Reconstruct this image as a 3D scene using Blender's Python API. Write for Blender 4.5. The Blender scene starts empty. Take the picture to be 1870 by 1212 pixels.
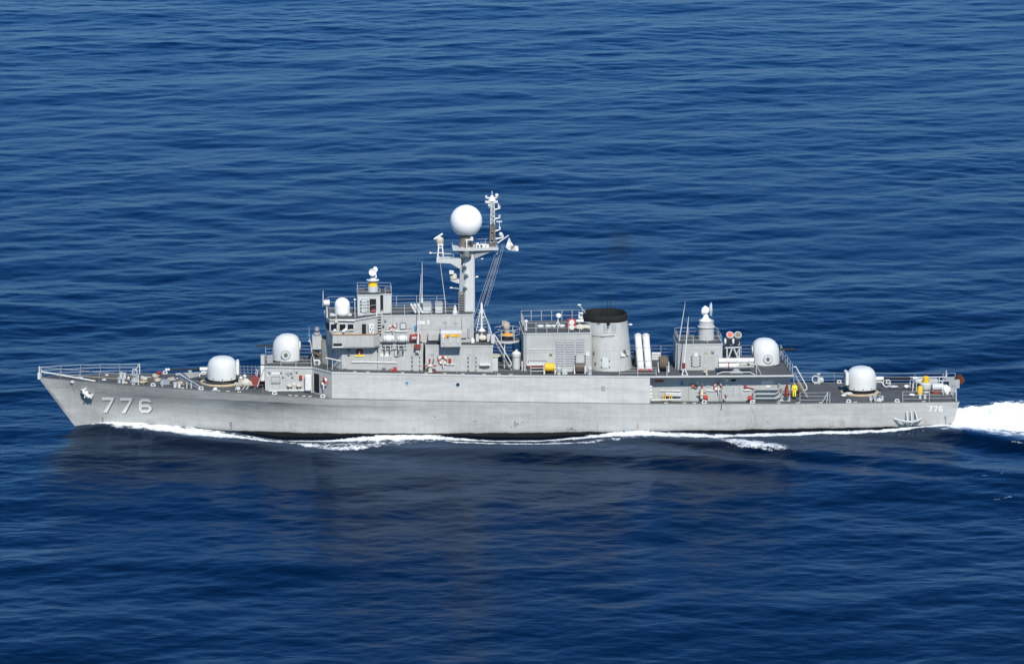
import bpy, math, random
import numpy as np
from mathutils import Vector, Matrix

random.seed(7)
SC = bpy.context.scene
COL = SC.collection

# ------------------------------------------------------------------ camera
DIST, ELEV, YAW = 420.0, math.radians(11.0), math.radians(3.5)
AIM = np.array([1.3, 0.0, 8.8])
FPX = 19.05 * DIST                      # focal length in pixels of the 1870 px photograph
_d = np.array([math.sin(YAW)*math.cos(ELEV), math.cos(YAW)*math.cos(ELEV), -math.sin(ELEV)])
_r = np.array([math.cos(YAW), -math.sin(YAW), 0.0])
_u = np.cross(_r, _d)
_c = AIM - DIST*_d
cam = bpy.data.cameras.new("camera")
cam.sensor_width = 36.0
cam.lens = 36.0*FPX/1870.0
cam.clip_start, cam.clip_end = 5.0, 40000.0
cam_o = bpy.data.objects.new("camera", cam)
COL.objects.link(cam_o)
cam_o.location = _c
cam_o.rotation_euler = Vector(_d).to_track_quat('-Z', 'Y').to_euler()
SC.camera = cam_o

# ------------------------------------------------------------------ light
SUN_EL, SUN_AZ = math.radians(43.0), math.radians(8.0)     # azimuth: degrees aft of the port beam
sdir = Vector((math.sin(SUN_AZ)*math.cos(SUN_EL), -math.cos(SUN_AZ)*math.cos(SUN_EL), math.sin(SUN_EL)))
world = bpy.data.worlds.new("World")
SC.world = world
world.use_nodes = True
wn = world.node_tree
bg = wn.nodes["Background"]
sky = wn.nodes.new("ShaderNodeTexSky")
sky.sky_type = 'NISHITA'
sky.sun_disc = False
sky.sun_elevation = SUN_EL
sky.sun_rotation = math.atan2(sdir.x, sdir.y)
sky.altitude = 0
sky.air_density = 1.0
sky.dust_density = 0.25
sky.ozone_density = 4.0
hsv = wn.nodes.new("ShaderNodeHueSaturation")
hsv.inputs["Saturation"].default_value = 1.38
wn.links.new(sky.outputs[0], hsv.inputs["Color"])
wn.links.new(hsv.outputs[0], bg.inputs[0])
bg.inputs[1].default_value = 0.105
sun = bpy.data.lights.new("sun", 'SUN')
sun.energy = 3.95
sun.angle = math.radians(0.5)
sun.color = (1.0, 0.95, 0.85)
sun_o = bpy.data.objects.new("sun", sun)
COL.objects.link(sun_o)
sun_o.rotation_euler = sdir.to_track_quat('Z', 'Y').to_euler()
SC.view_settings.view_transform = 'Standard'
SC.view_settings.look = 'None'
SC.view_settings.exposure = 0.35
SC.view_settings.gamma = 1.0
SC.cycles.max_bounces = 5
SC.cycles.diffuse_bounces = 2
SC.cycles.glossy_bounces = 3
SC.cycles.transmission_bounces = 2
SC.cycles.caustics_reflective = False
SC.cycles.caustics_refractive = False

# ------------------------------------------------------------------ measuring: photograph -> metres
def _ray(px, py):
    return _d + _r*((px-935.0)/FPX) - _u*((py-606.0)/FPX)
def P(px, py, Y):
    """the point at transverse distance Y (ship frame: bow -X, port -Y)"""
    v = _ray(px, py); t = (Y-_c[1])/v[1]; p = _c+t*v
    return Vector(p)
def W(px, py, Z=0.0):
    """the point at height Z"""
    v = _ray(px, py); t = (Z-_c[2])/v[2]; p = _c+t*v
    return Vector(p)
def X(px, py, Y): return P(px, py, Y).x
def Zt(px, py, Y): return P(px, py, Y).z

# ------------------------------------------------------------------ materials
MATS = {}
def nodes_of(name):
    m = bpy.data.materials.new(name); m.use_nodes = True
    nt = m.node_tree; b = nt.nodes["Principled BSDF"]
    return m, nt, b
def paint(name, col, rough=0.55, var=0.12, scale=0.6, bump=0.0, metal=0.0, spec=0.3, wear=0.0, seams=False):
    m, nt, b = nodes_of(name)
    tc = nt.nodes.new("ShaderNodeTexCoord")
    n1 = nt.nodes.new("ShaderNodeTexNoise"); n1.inputs["Scale"].default_value = scale
    n1.inputs["Detail"].default_value = 8; n1.inputs["Roughness"].default_value = 0.65
    nt.links.new(tc.outputs["Object"], n1.inputs["Vector"])
    mr = nt.nodes.new("ShaderNodeMapRange")
    mr.inputs[1].default_value = 0.25; mr.inputs[2].default_value = 0.75
    mr.inputs[3].default_value = 1.0-var; mr.inputs[4].default_value = 1.0+var
    nt.links.new(n1.outputs["Fac"], mr.inputs[0])
    mx = nt.nodes.new("ShaderNodeVectorMath"); mx.operation = 'SCALE'
    mx.inputs[0].default_value = col[:3]
    nt.links.new(mr.outputs[0], mx.inputs["Scale"])
    out = mx.outputs[0]
    if wear:                                   # grime runs, chips and a little rust
        def nz(scale3, sc, lo, hi):
            mp = nt.nodes.new("ShaderNodeMapping"); mp.inputs["Scale"].default_value = scale3
            nt.links.new(tc.outputs["Object"], mp.inputs["Vector"])
            n = nt.nodes.new("ShaderNodeTexNoise"); n.inputs["Scale"].default_value = sc; n.inputs["Detail"].default_value = 6; n.inputs["Roughness"].default_value = 0.7
            nt.links.new(mp.outputs[0], n.inputs["Vector"])
            r = nt.nodes.new("ShaderNodeMapRange"); r.inputs[1].default_value = lo; r.inputs[2].default_value = hi; r.inputs[4].default_value = wear
            nt.links.new(n.outputs["Fac"], r.inputs[0]); return r.outputs[0]
        for fac, c in ((nz((3.0, 3.0, 0.22), 1.0, .52, .75), tuple(v*.62 for v in col)), (nz((1.7, 1.7, .5), 1.3, .64, .74), (0.16, 0.10, 0.06)), (nz((4.0, 4.0, 4.0), 1.5, .66, .70), tuple(min(.85, v*1.35) for v in col))):
            m2 = nt.nodes.new("ShaderNodeMix"); m2.data_type = 'RGBA'
            nt.links.new(fac, m2.inputs[0]); nt.links.new(out, m2.inputs[6]); m2.inputs[7].default_value = (*c, 1); out = m2.outputs[2]
    if seams:
        sp = nt.nodes.new("ShaderNodeSeparateXYZ"); cb = nt.nodes.new("ShaderNodeCombineXYZ"); nt.links.new(tc.outputs["Object"], sp.inputs[0])
        nt.links.new(sp.outputs[0], cb.inputs[0]); nt.links.new(sp.outputs[2], cb.inputs[1])
        br = nt.nodes.new("ShaderNodeTexBrick"); nt.links.new(cb.outputs[0], br.inputs["Vector"]); br.inputs["Scale"].default_value = 1.0
        br.inputs["Brick Width"].default_value = 3.1; br.inputs["Row Height"].default_value = 2.45; br.inputs["Mortar Size"].default_value = 0.02; br.offset = 0.37
        br.inputs["Color1"].default_value = (0.95,0.95,0.95,1); br.inputs["Color2"].default_value = (1.04,1.04,1.04,1); br.inputs["Mortar"].default_value = (0.80,0.80,0.80,1)
        vb = nt.nodes.new("ShaderNodeVectorMath"); vb.operation = 'MULTIPLY'; nt.links.new(out, vb.inputs[0]); nt.links.new(br.outputs["Color"], vb.inputs[1]); out = vb.outputs[0]
    nt.links.new(out, b.inputs["Base Color"])
    b.inputs["Roughness"].default_value = rough
    b.inputs["Metallic"].default_value = metal
    b.inputs["Specular IOR Level"].default_value = spec
    if bump:
        bp = nt.nodes.new("ShaderNodeBump"); bp.inputs["Strength"].default_value = 1.0
        bp.inputs["Distance"].default_value = bump
        nt.links.new(n1.outputs["Fac"], bp.inputs["Height"]); nt.links.new(bp.outputs[0], b.inputs["Normal"])
    MATS[name] = m
    return m

def hull_material(name, base, boot):
    m, nt, b = nodes_of(name); L = nt.links.new
    def N(t, **k):
        n = nt.nodes.new(t)
        for a, v in k.items(): setattr(n, a, v)
        return n
    tc = N("ShaderNodeTexCoord")
    def noise(scale3, detail=6, rough=0.6, sc=1.0):
        mp = N("ShaderNodeMapping"); mp.inputs["Scale"].default_value = scale3
        L(tc.outputs["Object"], mp.inputs["Vector"])
        n = N("ShaderNodeTexNoise"); n.inputs["Scale"].default_value = sc
        n.inputs["Detail"].default_value = detail; n.inputs["Roughness"].default_value = rough
        L(mp.outputs[0], n.inputs["Vector"]); return n.outputs["Fac"]
    def rng(v, a, bb, c, d):
        r = N("ShaderNodeMapRange"); r.inputs[1].default_value = a; r.inputs[2].default_value = bb
        r.inputs[3].default_value = c; r.inputs[4].default_value = d; L(v, r.inputs[0]); return r.outputs[0]
    def mul(a, c):
        r = N("ShaderNodeMath", operation='MULTIPLY'); L(a, r.inputs[0])
        if isinstance(c, (int, float)): r.inputs[1].default_value = c
        else: L(c, r.inputs[1])
        return r.outputs[0]
    def mix(f, a, c):
        r = N("ShaderNodeMix", data_type='RGBA'); L(f, r.inputs[0])
        for s, v in ((6, a), (7, c)):
            if isinstance(v, tuple): r.inputs[s].default_value = v
            else: L(v, r.inputs[s])
        return r.outputs[2]
    streak = noise((0.10, 0.3, 1.5), 6, 0.6)           # long scuffs along the plating
    blot = noise((0.5, 0.5, 0.7), 8, 0.7)
    runs = noise((2.2, 1.0, 0.10), 5, 0.7)             # vertical runs
    g = mul(rng(streak, 0.3, 0.7, 0.90, 1.07), rng(blot, 0.3, 0.7, 0.92, 1.08))
    g = mul(g, rng(runs, 0.35, 0.7, 1.03, 0.92))
    vm = N("ShaderNodeVectorMath", operation='SCALE'); vm.inputs[0].default_value = base
    L(g, vm.inputs["Scale"])
    col = vm.outputs[0]
    sep = N("ShaderNodeSeparateXYZ"); L(tc.outputs["Object"], sep.inputs[0])
    # touched up lighter patches
    pt = noise((0.16, 0.4, 0.8), 3, 0.5)
    col = mix(mul(rng(pt, 0.55, 0.62, 0.0, 1.0), 0.45), col, (base[0]*1.18, base[1]*1.18, base[2]*1.17, 1))
    # rust spots and runs, mostly low on the side
    rs = noise((0.9, 0.9, 0.45), 8, 0.75)
    low = rng(sep.outputs[2], 0.1, 1.5, 1.0, 0.0)
    col = mix(mul(mul(rng(rs, 0.56, 0.68, 0.0, 1.0), low), 0.6), col, (0.22, 0.13, 0.06, 1))
    rr = noise((3.2, 1.0, 0.25), 7, 0.7)
    col = mix(mul(mul(rng(rr, 0.60, 0.70, 0.0, 1.0), low), 0.6), col, (0.16, 0.10, 0.06, 1))
    ch = noise((1.6, 1.6, 2.2), 4, 0.6)
    col = mix(mul(rng(ch, 0.73, 0.75, 0.0, 1.0), 0.7), col, (0.05, 0.05, 0.055, 1))
    # plate seams and a second tone of repainted plates
    cb = N("ShaderNodeCombineXYZ"); L(sep.outputs[0], cb.inputs[0]); L(sep.outputs[2], cb.inputs[1])
    br = N("ShaderNodeTexBrick"); L(cb.outputs[0], br.inputs["Vector"]); br.inputs["Scale"].default_value = 1.0
    br.inputs["Brick Width"].default_value = 5.2; br.inputs["Row Height"].default_value = 1.35; br.inputs["Mortar Size"].default_value = 0.022
    br.inputs["Color1"].default_value = (0.95,0.95,0.95,1); br.inputs["Color2"].default_value = (1.04,1.04,1.04,1); br.inputs["Mortar"].default_value = (0.86,0.86,0.86,1)
    vb = N("ShaderNodeVectorMath", operation='MULTIPLY'); L(col, vb.inputs[0]); L(br.outputs["Color"], vb.inputs[1]); col = vb.outputs[0]
    if boot:
        wob = noise((0.5, 0.5, 0.5), 4, 0.6)
        a = N("ShaderNodeMath", operation='ADD'); L(sep.outputs[2], a.inputs[0]); L(mul(rng(wob, 0.3, 0.7, -0.06, 0.06), 1.0), a.inputs[1])
        bt = rng(a.outputs[0], -0.06, 0.0, 1.0, 0.0)
        col = mix(bt, col, (0.018, 0.017, 0.016, 1))
    L(col, b.inputs["Base Color"])
    b.inputs["Roughness"].default_value = 0.5
    b.inputs["Specular IOR Level"].default_value = 0.3
    dent = noise((0.45, 0.4, 0.9), 3, 0.5)
    bp = N("ShaderNodeBump"); bp.inputs["Strength"].default_value = 1.0; bp.inputs["Distance"].default_value = 0.105
    L(dent, bp.inputs["Height"]); L(bp.outputs[0], b.inputs["Normal"])
    MATS[name] = m
    return m

hull_material("hull_grey", (0.405, 0.412, 0.408), True)
hull_material("side_grey", (0.475, 0.48, 0.472), False)
paint("grey", (0.43, 0.436, 0.43), var=0.12, scale=0.8, bump=0.03, wear=0.55, seams=True)
paint("grey_mid", (0.30, 0.315, 0.33), var=0.10)
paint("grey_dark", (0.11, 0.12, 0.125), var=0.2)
paint("grey_light", (0.50, 0.52, 0.52), var=0.10, wear=0.4)
paint("louvre", (0.335, 0.35, 0.36), var=0.05)
paint("deck", (0.08, 0.083, 0.087), rough=0.8, var=0.35, scale=0.7, wear=0.5)
paint("turret_grey", (0.60, 0.61, 0.605), rough=0.42, var=0.06, wear=0.25)
paint("white", (0.66, 0.66, 0.645), rough=0.5, var=0.10, scale=2, wear=0.4)
paint("radome_white", (0.82, 0.83, 0.84), rough=0.4, var=0.03, scale=0.5)
paint("number_white", (0.80, 0.80, 0.79), var=0.05)
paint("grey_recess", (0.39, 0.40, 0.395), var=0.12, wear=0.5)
paint("number_shadow", (0.10, 0.11, 0.12), var=0.05)
paint("black", (0.015, 0.015, 0.016), rough=0.6, var=0.3)
paint("soot", (0.012, 0.012, 0.012), rough=0.85, var=0.3)
paint("opening", (0.012, 0.014, 0.018), rough=0.7, var=0.2)
paint("glass", (0.012, 0.014, 0.018), rough=0.12, var=0.2, spec=0.5)
paint("red", (0.34, 0.035, 0.03), rough=0.5, var=0.15)
paint("red_brown", (0.20, 0.045, 0.035), rough=0.6, var=0.2)
paint("orange_red", (0.50, 0.13, 0.08), rough=0.6)
paint("orange", (0.75, 0.33, 0.03), rough=0.6, var=0.15)
paint("yellow", (0.72, 0.45, 0.03), rough=0.6, var=0.12, scale=3)
paint("lemon", (0.82, 0.74, 0.06), rough=0.6, var=0.08, scale=4)
paint("tan", (0.42, 0.34, 0.22), rough=0.85, var=0.3, scale=3)
paint("canvas", (0.36, 0.33, 0.28), rough=0.9, var=0.25, scale=2.5)
paint("cream", (0.52, 0.49, 0.41), rough=0.8, var=0.15, scale=3)
paint("brown", (0.12, 0.095, 0.075), rough=0.9, var=0.35, scale=5)
paint("rust", (0.09, 0.028, 0.012), rough=0.9, var=0.4, scale=3)
paint("olive", (0.17, 0.15, 0.11), rough=0.7)
paint("blue", (0.05, 0.22, 0.42), rough=0.5)
paint("wood", (0.36, 0.18, 0.09), rough=0.6)
paint("skin", (0.50, 0.33, 0.24), rough=0.6)
paint("mast_steel", (0.17, 0.155, 0.145), rough=0.7, var=0.2)
paint("wire", (0.42, 0.42, 0.41), rough=0.5)

# ------------------------------------------------------------------ mesh builder
class MB:
    def __init__(s): s.v = []; s.f = []
    def add(s, vs, fs):
        o = len(s.v); s.v += [tuple(v) for v in vs]; s.f += [tuple(i+o for i in f) for f in fs]; return s
    def box(s, x0, x1, y0, y1, z0, z1):
        vs = [(x, y, z) for z in (z0, z1) for y in (y0, y1) for x in (x0, x1)]
        return s.add(vs, [(0,2,3,1),(4,5,7,6),(0,1,5,4),(2,6,7,3),(0,4,6,2),(1,3,7,5)])
    def prism(s, poly, z0, z1, top=None):
        """plan polygon (x,y) counter-clockwise, extruded z0..z1 (numbers or functions of x)"""
        fz0 = z0 if callable(z0) else (lambda x: z0)
        fz1 = z1 if callable(z1) else (lambda x: z1)
        tp = top or poly; n = len(poly)
        vs = [(x, y, fz0(x)) for x, y in poly] + [(x, y, fz1(x)) for x, y in tp]
        fs = [tuple(reversed(range(n))), tuple(range(n, 2*n))]
        fs += [(i, (i+1) % n, n+(i+1) % n, n+i) for i in range(n)]
        return s.add(vs, fs)
    def sideprism(s, poly, y0, y1):
        """profile polygon (x,z) extruded along Y"""
        n = len(poly)
        vs = [(x, y0, z) for x, z in poly] + [(x, y1, z) for x, z in poly]
        fs = [tuple(range(n)), tuple(reversed(range(n, 2*n)))]
        fs += [(i, n+i, n+(i+1) % n, (i+1) % n) for i in range(n)]
        return s.add(vs, fs)
    def tube(s, p0, p1, r0, r1=None, n=6, caps=True):
        p0, p1 = Vector(p0), Vector(p1); r1 = r0 if r1 is None else r1
        d = (p1-p0)
        if d.length < 1e-6: return s
        d.normalize(); a = d.orthogonal().normalized(); b = d.cross(a)
        vs = []
        for p, r in ((p0, r0), (p1, r1)):
            for i in range(n):
                t = 2*math.pi*i/n; vs.append(p + a*(math.cos(t)*r) + b*(math.sin(t)*r))
        fs = [(i, (i+1) % n, n+(i+1) % n, n+i) for i in range(n)]
        if caps: fs += [tuple(reversed(range(n))), tuple(range(n, 2*n))]
        return s.add(vs, fs)
    def path(s, pts, r, n=6):
        for a, b in zip(pts[:-1], pts[1:]): s.tube(a, b, r, n=n)
        return s
    def lathe(s, prof, c=(0,0,0), n=32, sx=1.0, sy=1.0, axis='Z', fn=None):
        """profile list (r, h) turned about an axis"""
        vs = []
        for r, h in prof:
            for i in range(n):
                t = 2*math.pi*i/n; p = [math.cos(t)*r*sx, math.sin(t)*r*sy, h]
                if axis == 'X': p = [h, p[0], p[1]]
                elif axis == 'Y': p = [p[0], h, p[1]]
                if fn: p = fn(p)
                vs.append((p[0]+c[0], p[1]+c[1], p[2]+c[2]))
        m = len(prof); fs = []
        for j in range(m-1):
            for i in range(n):
                q = (j*n+i, j*n+(i+1) % n, (j+1)*n+(i+1) % n, (j+1)*n+i)
                fs.append(tuple(reversed(q)) if axis == 'Y' else q)
        fs.append(tuple(reversed(range(n)))); fs.append(tuple((m-1)*n+i for i in range(n)))
        return s.add(vs, fs)
    def torus(s, c, R, r, axis='Y', n=24, m=8, a0=0.0, a1=2*math.pi):
        vs = []; fs = []; closed = abs(a1-a0) > 6.2; k = n if closed else n+1
        for i in range(k):
            t = a0+(a1-a0)*i/n
            for j in range(m):
                q = 2*math.pi*j/m; rr = R+r*math.cos(q); h = r*math.sin(q)
                p = (rr*math.cos(t), rr*math.sin(t), h)
                if axis == 'Y': p = (p[0], h, p[1])
                elif axis == 'X': p = (h, p[0], p[1])
                vs.append((p[0]+c[0], p[1]+c[1], p[2]+c[2]))
        for i in range(n):
            i2 = (i+1) % k
            for j in range(m):
                fs.append((i*m+j, i2*m+j, i2*m+(j+1) % m, i*m+(j+1) % m))
        return s.add(vs, fs)
    def blob(s, c, rx, ry, rz, seed=0, amp=0.15, n=14, m=9):
        rnd = random.Random(seed); vs = []; fs = []
        ph = [(rnd.uniform(0, 6.28), rnd.uniform(0, 6.28), rnd.randint(2, 5), rnd.randint(1, 4)) for _ in range(4)]
        for j in range(m+1):
            th = math.pi*j/m
            for i in range(n):
                t = 2*math.pi*i/n
                k = 1+amp*sum(math.sin(a*t+p)*math.sin(b*th+q) for p, q, a, b in ph)/2
                vs.append((c[0]+rx*k*math.sin(th)*math.cos(t), c[1]+ry*k*math.sin(th)*math.sin(t), c[2]+rz*k*math.cos(th)))
        for j in range(m):
            for i in range(n):
                fs.append((j*n+i, (j+1)*n+i, (j+1)*n+(i+1) % n, j*n+(i+1) % n))
        return s.add(vs, fs)
    def build(s, name, mat, parent=None, smooth=None, loc=None, rotz=0.0, bevel=0.0, label=None):
        me = bpy.data.meshes.new(name)
        me.from_pydata(s.v, [], s.f); me.validate(); me.update()
        me.materials.append(MATS[mat] if isinstance(mat, str) else mat)
        if smooth:
            me.shade_smooth(); me.set_sharp_from_angle(angle=math.radians(smooth))
        o = bpy.data.objects.new(name, me); COL.objects.link(o)
        if loc is not None: o.location = loc
        o.rotation_euler = (0, 0, rotz)
        if parent is not None: o.parent = parent
        if bevel:
            bv = o.modifiers.new("bevel", 'BEVEL'); bv.width = bevel; bv.segments = 2; bv.limit_method = 'ANGLE'
        if label: o["label"] = label
        return o

def empty(name, loc=(0,0,0), rotz=0.0, parent=None):
    o = bpy.data.objects.new(name, None); COL.objects.link(o)
    o.location = loc; o.rotation_euler = (0,0,rotz); o.empty_display_size = 0.3
    if parent: o.parent = parent
    return o
def tag(o, label, cat, group=None, kind=None):
    if label: o["label"] = label
    if cat: o["category"] = cat
    if group: o["group"] = group
    if kind: o["kind"] = kind
    return o
def dup(o, parent=None, loc=None, rotz=None):
    c = o.copy(); COL.objects.link(c)
    if parent is not None: c.parent = parent
    if loc is not None: c.location = loc
    if rotz is not None: c.rotation_euler = (0,0,rotz)
    for ch in list(o.children): dup(ch, c)
    return c
def lerp(a, b, t): return a+(b-a)*t


# ------------------------------------------------------------------ hull lines
XS = [-44.04,-43,-42,-40,-38,-35,-32,-29,-25,-21,-16,-10,0,10,20,28,36,44]
DK = [0.04,.42,.78,1.38,1.95,2.68,3.28,3.75,4.22,4.57,4.86,5.0,5.03,5.02,4.97,4.87,4.66,4.3]
def Bdeck(x): return float(np.interp(x, XS, DK))
def Bknuck(x): return max(0.02, Bdeck(x) - float(np.interp(x, [-44,-42,-40,-30,-21,-16,-8,0], [.16,.38,.54,.54,.36,.20,.06,.04])))
WLX = [-40.5,-38,-35,-32,-29,-25,-21,-16,-10,0,10,20,28,36,44]
WLY = [.03,.24,.55,.98,1.5,2.3,3.1,3.95,4.45,4.75,4.8,4.76,4.62,4.4,4.05]
def Bwl(x): return float(np.interp(x, WLX, WLY))
def Zmain(x): return float(np.interp(x, [-44.04,-41,-37.2,-29.5,-21.7,-16.5,-0.8,14,28,36,44], [4.97,4.88,4.74,4.33,3.88,3.54,3.05,2.66,2.46,2.40,2.32]))
def Z01(x): return float(np.interp(x, [-23,-16.5,-0.8,14,27.8], [6.22,6.04,5.56,5.27,5.16]))
def Zkn(x): return Zmain(x) - float(np.interp(x, [-44,-38,-29.5,-16.5,0,20,44], [1.05,1.05,0.92,0.68,0.55,0.5,0.5]))
def stemX(z): return -40.5 - 3.54*(z/4.97) if z > 0 else -40.5 - z*0.55
def sternX(z): return 43.45 + 0.5*(z/2.3)
NS = 150
SS = np.concatenate([np.linspace(0, 0.25, 70)[:-1], np.linspace(0.25, 1, NS-69)])
TL = [0.0, .12, .25, .38, .5, .62, .72, .80, .87, .93, .97, 1.0]
def hull_rows():
    """longitudinal lines from the keel up to the deck edge: lists of (x, half breadth, z)"""
    rows = []
    for zz, kf in ((-3.0, 0.08), (-2.2, 0.72), (-1.1, 0.93)):
        x0, x1 = stemX(zz), 43.3
        rows.append([(lerp(x0, x1, s), max(0.02, Bwl(max(lerp(x0, x1, s)-(x0+40.5)*(1-s), -40.5))*kf), zz) for s in SS])
    for t in TL:
        z0 = t*Zkn(-43.2); x0 = stemX(z0)
        x1 = sternX(t*Zkn(44)); row = []
        for s in SS:
            x = lerp(x0, x1, s)
            e = float(np.interp(x, [-40,-30,-20,-12,-4,5], [2.1,2.2,3.0,3.0,1.2,0.8]))
            xw = max(x-(x0+40.5)*(1-s)**3, -40.5)
            w = Bwl(xw); k = Bknuck(x)
            y = w+(k-w)*t**e
            if s == 0: y = 0.03
            row.append((x, max(0.02, y), Zkn(x)*t))
        rows.append(row)
    for f in (0.5, 1.0):
        x0 = lerp(stemX(Zkn(-43.2)), -44.04, f); x1 = lerp(sternX(Zkn(44)), 43.98, f)
        rows.append([(lerp(x0, x1, s), max(0.03, lerp(Bknuck(lerp(x0, x1, s)), Bdeck(lerp(x0, x1, s)), f)) if s > 0 else 0.03,
                      lerp(Zkn(lerp(x0, x1, s)), Zmain(lerp(x0, x1, s)), f)) for s in SS])
    return rows
HROWS = hull_rows()
_hy = [np.array(r) for r in HROWS]
def hull_half(x, z):
    """half breadth of the outside of the hull at (x, z)"""
    zs = [np.interp(x, r[:,0], r[:,2]) for r in _hy]; ys = [np.interp(x, r[:,0], r[:,1]) for r in _hy]
    return float(np.interp(z, zs, ys))

# ------------------------------------------------------------------ sea surface
def ocean_tile(n, size, seed, kp, slope, spread, direction):
    rng = np.random.default_rng(seed)
    k1 = np.fft.fftfreq(n, d=size/n)*2*np.pi
    kx, ky = np.meshgrid(k1, k1, indexing='xy')
    k = np.hypot(kx, ky); k[0,0] = 1e-6
    ang = np.arctan2(ky, kx)
    S = k**-4.0*np.exp(-(kp/k)**2)*(np.abs(np.cos(ang-direction))**spread+0.12)
    S[0,0] = 0; S *= np.exp(-(k*size/n*0.35)**2)
    a = np.sqrt(S)*(rng.normal(size=(n,n))+1j*rng.normal(size=(n,n)))
    h = np.real(np.fft.ifft2(a))
    gy, gx = np.gradient(h, size/n)
    h *= slope/np.sqrt((gx**2+gy**2).mean())
    return h
def sample(h, size, x, y):
    n = h.shape[0]; u = (x/size*n) % n; v = (y/size*n) % n
    i = np.floor(u).astype(int); j = np.floor(v).astype(int); fu = u-i; fv = v-j
    i %= n; j %= n; i2 = (i+1) % n; j2 = (j+1) % n
    return (h[j,i]*(1-fu)+h[j,i2]*fu)*(1-fv)+(h[j2,i]*(1-fu)+h[j2,i2]*fu)*fv
TILE_A = ocean_tile(1024, 331.0, 3, 2*np.pi/10.0, 0.026, 1.0, math.radians(78))
TILE_B = ocean_tile(512, 410.0, 11, 2*np.pi/40.0, 0.030, 3.0, math.radians(112))
TILE_D = ocean_tile(512, 97.0, 17, 2*np.pi/2.6, 0.034, 1.0, math.radians(85))
TILE_C = ocean_tile(256, 700.0, 5, 2*np.pi/110.0, 0.05, 0.0, 0.0)
TILE_C /= TILE_C.std()

def seg_dist(x, y, pts):
    """distance from points to a polyline, with interpolated extra columns of the polyline"""
    best = np.full(x.shape, 1e9); val = np.zeros(x.shape+(len(pts[0])-2,))
    for a, b in zip(pts[:-1], pts[1:]):
        ax, ay = a[0], a[1]; dx, dy = b[0]-ax, b[1]-ay; L2 = dx*dx+dy*dy+1e-9
        t = np.clip(((x-ax)*dx+(y-ay)*dy)/L2, 0, 1)
        d = np.hypot(x-ax-t*dx, y-ay-t*dy); m = d < best
        best = np.where(m, d, best)
        for c in range(2, len(a)):
            val[..., c-2] = np.where(m, a[c]+(b[c]-a[c])*t, val[..., c-2])
    return best, val

# height of the water along the port side (pixel, metres): bow crest, trough, quarter waves
SIDE_PX = [60,130,150,200,260,320,400,450,520,600,650,700,780,840,900,980,1050,1100,1150,1200,1300,1450,1600,1700,1745,1800,1900]
SIDE_Z = [0,.05,.25,.55,.50,.32,.02,-.25,-.55,-.46,-.22,-.14,-.10,-.22,-.40,-.50,-.32,-.20,.0,-.12,-.28,-.2,-.12,.05,.1,.05,0]
SIDE_X = [W(p, 785).x for p in SIDE_PX]
# foam bands and painted glint flecks as (pixel x, pixel y, half width m, strength)
FOAM_GLINTS = [
 [(140,781,.3,.55),(165,779,.7,.85),(190,780,1.2,1.0),(220,782,1.4,1.05),(260,785,1.5,1.15),(300,788,1.65,1.3),(350,791,1.65,1.35),(400,795,1.45,1.3),(450,799,.85,1.1),(500,804,.7,.95),(540,808,.8,.85),(575,812,1.1,.9),(610,816,1.3,.92),(650,816,1.3,.86),(690,812,1.0,.7)],
 [(270,781,.25,1.0),(330,783,.3,1.0),(400,788,.25,.95),(450,793,.22,.9),(500,799,.3,.95),(540,801,.4,1.1),(590,800,.7,1.15),(640,798,1.0,1.2),(690,796,1.3,1.25),(740,795,1.3,1.25),(790,795,1.2,1.2),(840,797,.8,1.1),(900,799,.6,1.05),(960,799,.6,1.05),(1020,797,.7,1.1),(1070,794,.9,1.15),(1120,792,1.2,1.25),(1170,791,1.5,1.3),(1220,793,1.4,1.2),(1280,794,1.2,1.15),(1350,792,1.0,1.15),(1450,789,.9,1.15),(1550,786,.8,1.15),(1650,782,.7,1.15),(1730,778,.8,1.1)],
 [(530,808,1.0,.62),(580,810,1.8,.78),(630,811,2.4,.80),(690,806,2.2,.76),(740,802,1.8,.72),(790,800,1.4,.66)],
 [(790,797,.4,.9),(830,803,.5,.9),(880,807,.5,.95),(930,809,.55,1.0),(980,810,.55,1.0),(1030,809,.5,.95),(1060,807,.5,.8),(1110,802,.8,.62),(1180,798,1.0,.66),(1230,800,.8,.6)],
 [(860,801,.9,.55),(960,804,1.0,.55),(1040,802,1.0,.58)],
 [(1318,803,.8,.7),(1340,807,1.9,1.0),(1365,811,2.3,1.08),(1395,816,2.3,1.08),(1425,823,1.6,.95),(1442,827,.7,.65)],
 [(1640,790,.5,.45),(1740,785,.8,.75),(1800,787,1.4,.85),(1880,793,2.0,.95),(1990,800,2.6,1.0)],
 [(1770,793,.6,.5),(1820,797,1.0,.6),(1880,800,1.2,.6)],
 [(1850,812,.5,.55),(1890,817,.8,.6)],[(1840,852,.3,.5),(1880,856,.4,.55)],
 [(1740,781,1.0,1.1),(1800,779,2.2,1.2),(1900,782,3.0,1.2),(2100,790,4,1.2)],
 [(1748,742,.5,.55),(1790,741,.8,.68),(1830,735,.9,.7),(1872,731,1.0,.72),(1960,724,1.4,.75)],
 [(1746,747,.5,.5),(1800,741,1.2,.62),(1880,732,1.4,.62)],
 [(1760,790,1.2,.62),(1830,796,1.6,.7),(1890,800,1.8,.72)],
 [(1790,915,.2,.54),(1862,905,.25,.58)],[(1800,935,.2,.54),(1868,942,.2,.58)],[(1755,875,.2,.52),(1860,868,.25,.6)],  # glints on the water, painted as small flecks in the foam colour
]
FOAM_GLINTS = [[(W(p[0],p[1]).x, W(p[0],p[1]).y, p[2]*.72, p[3]*.93) for p in st] for st in FOAM_GLINTS]
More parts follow.
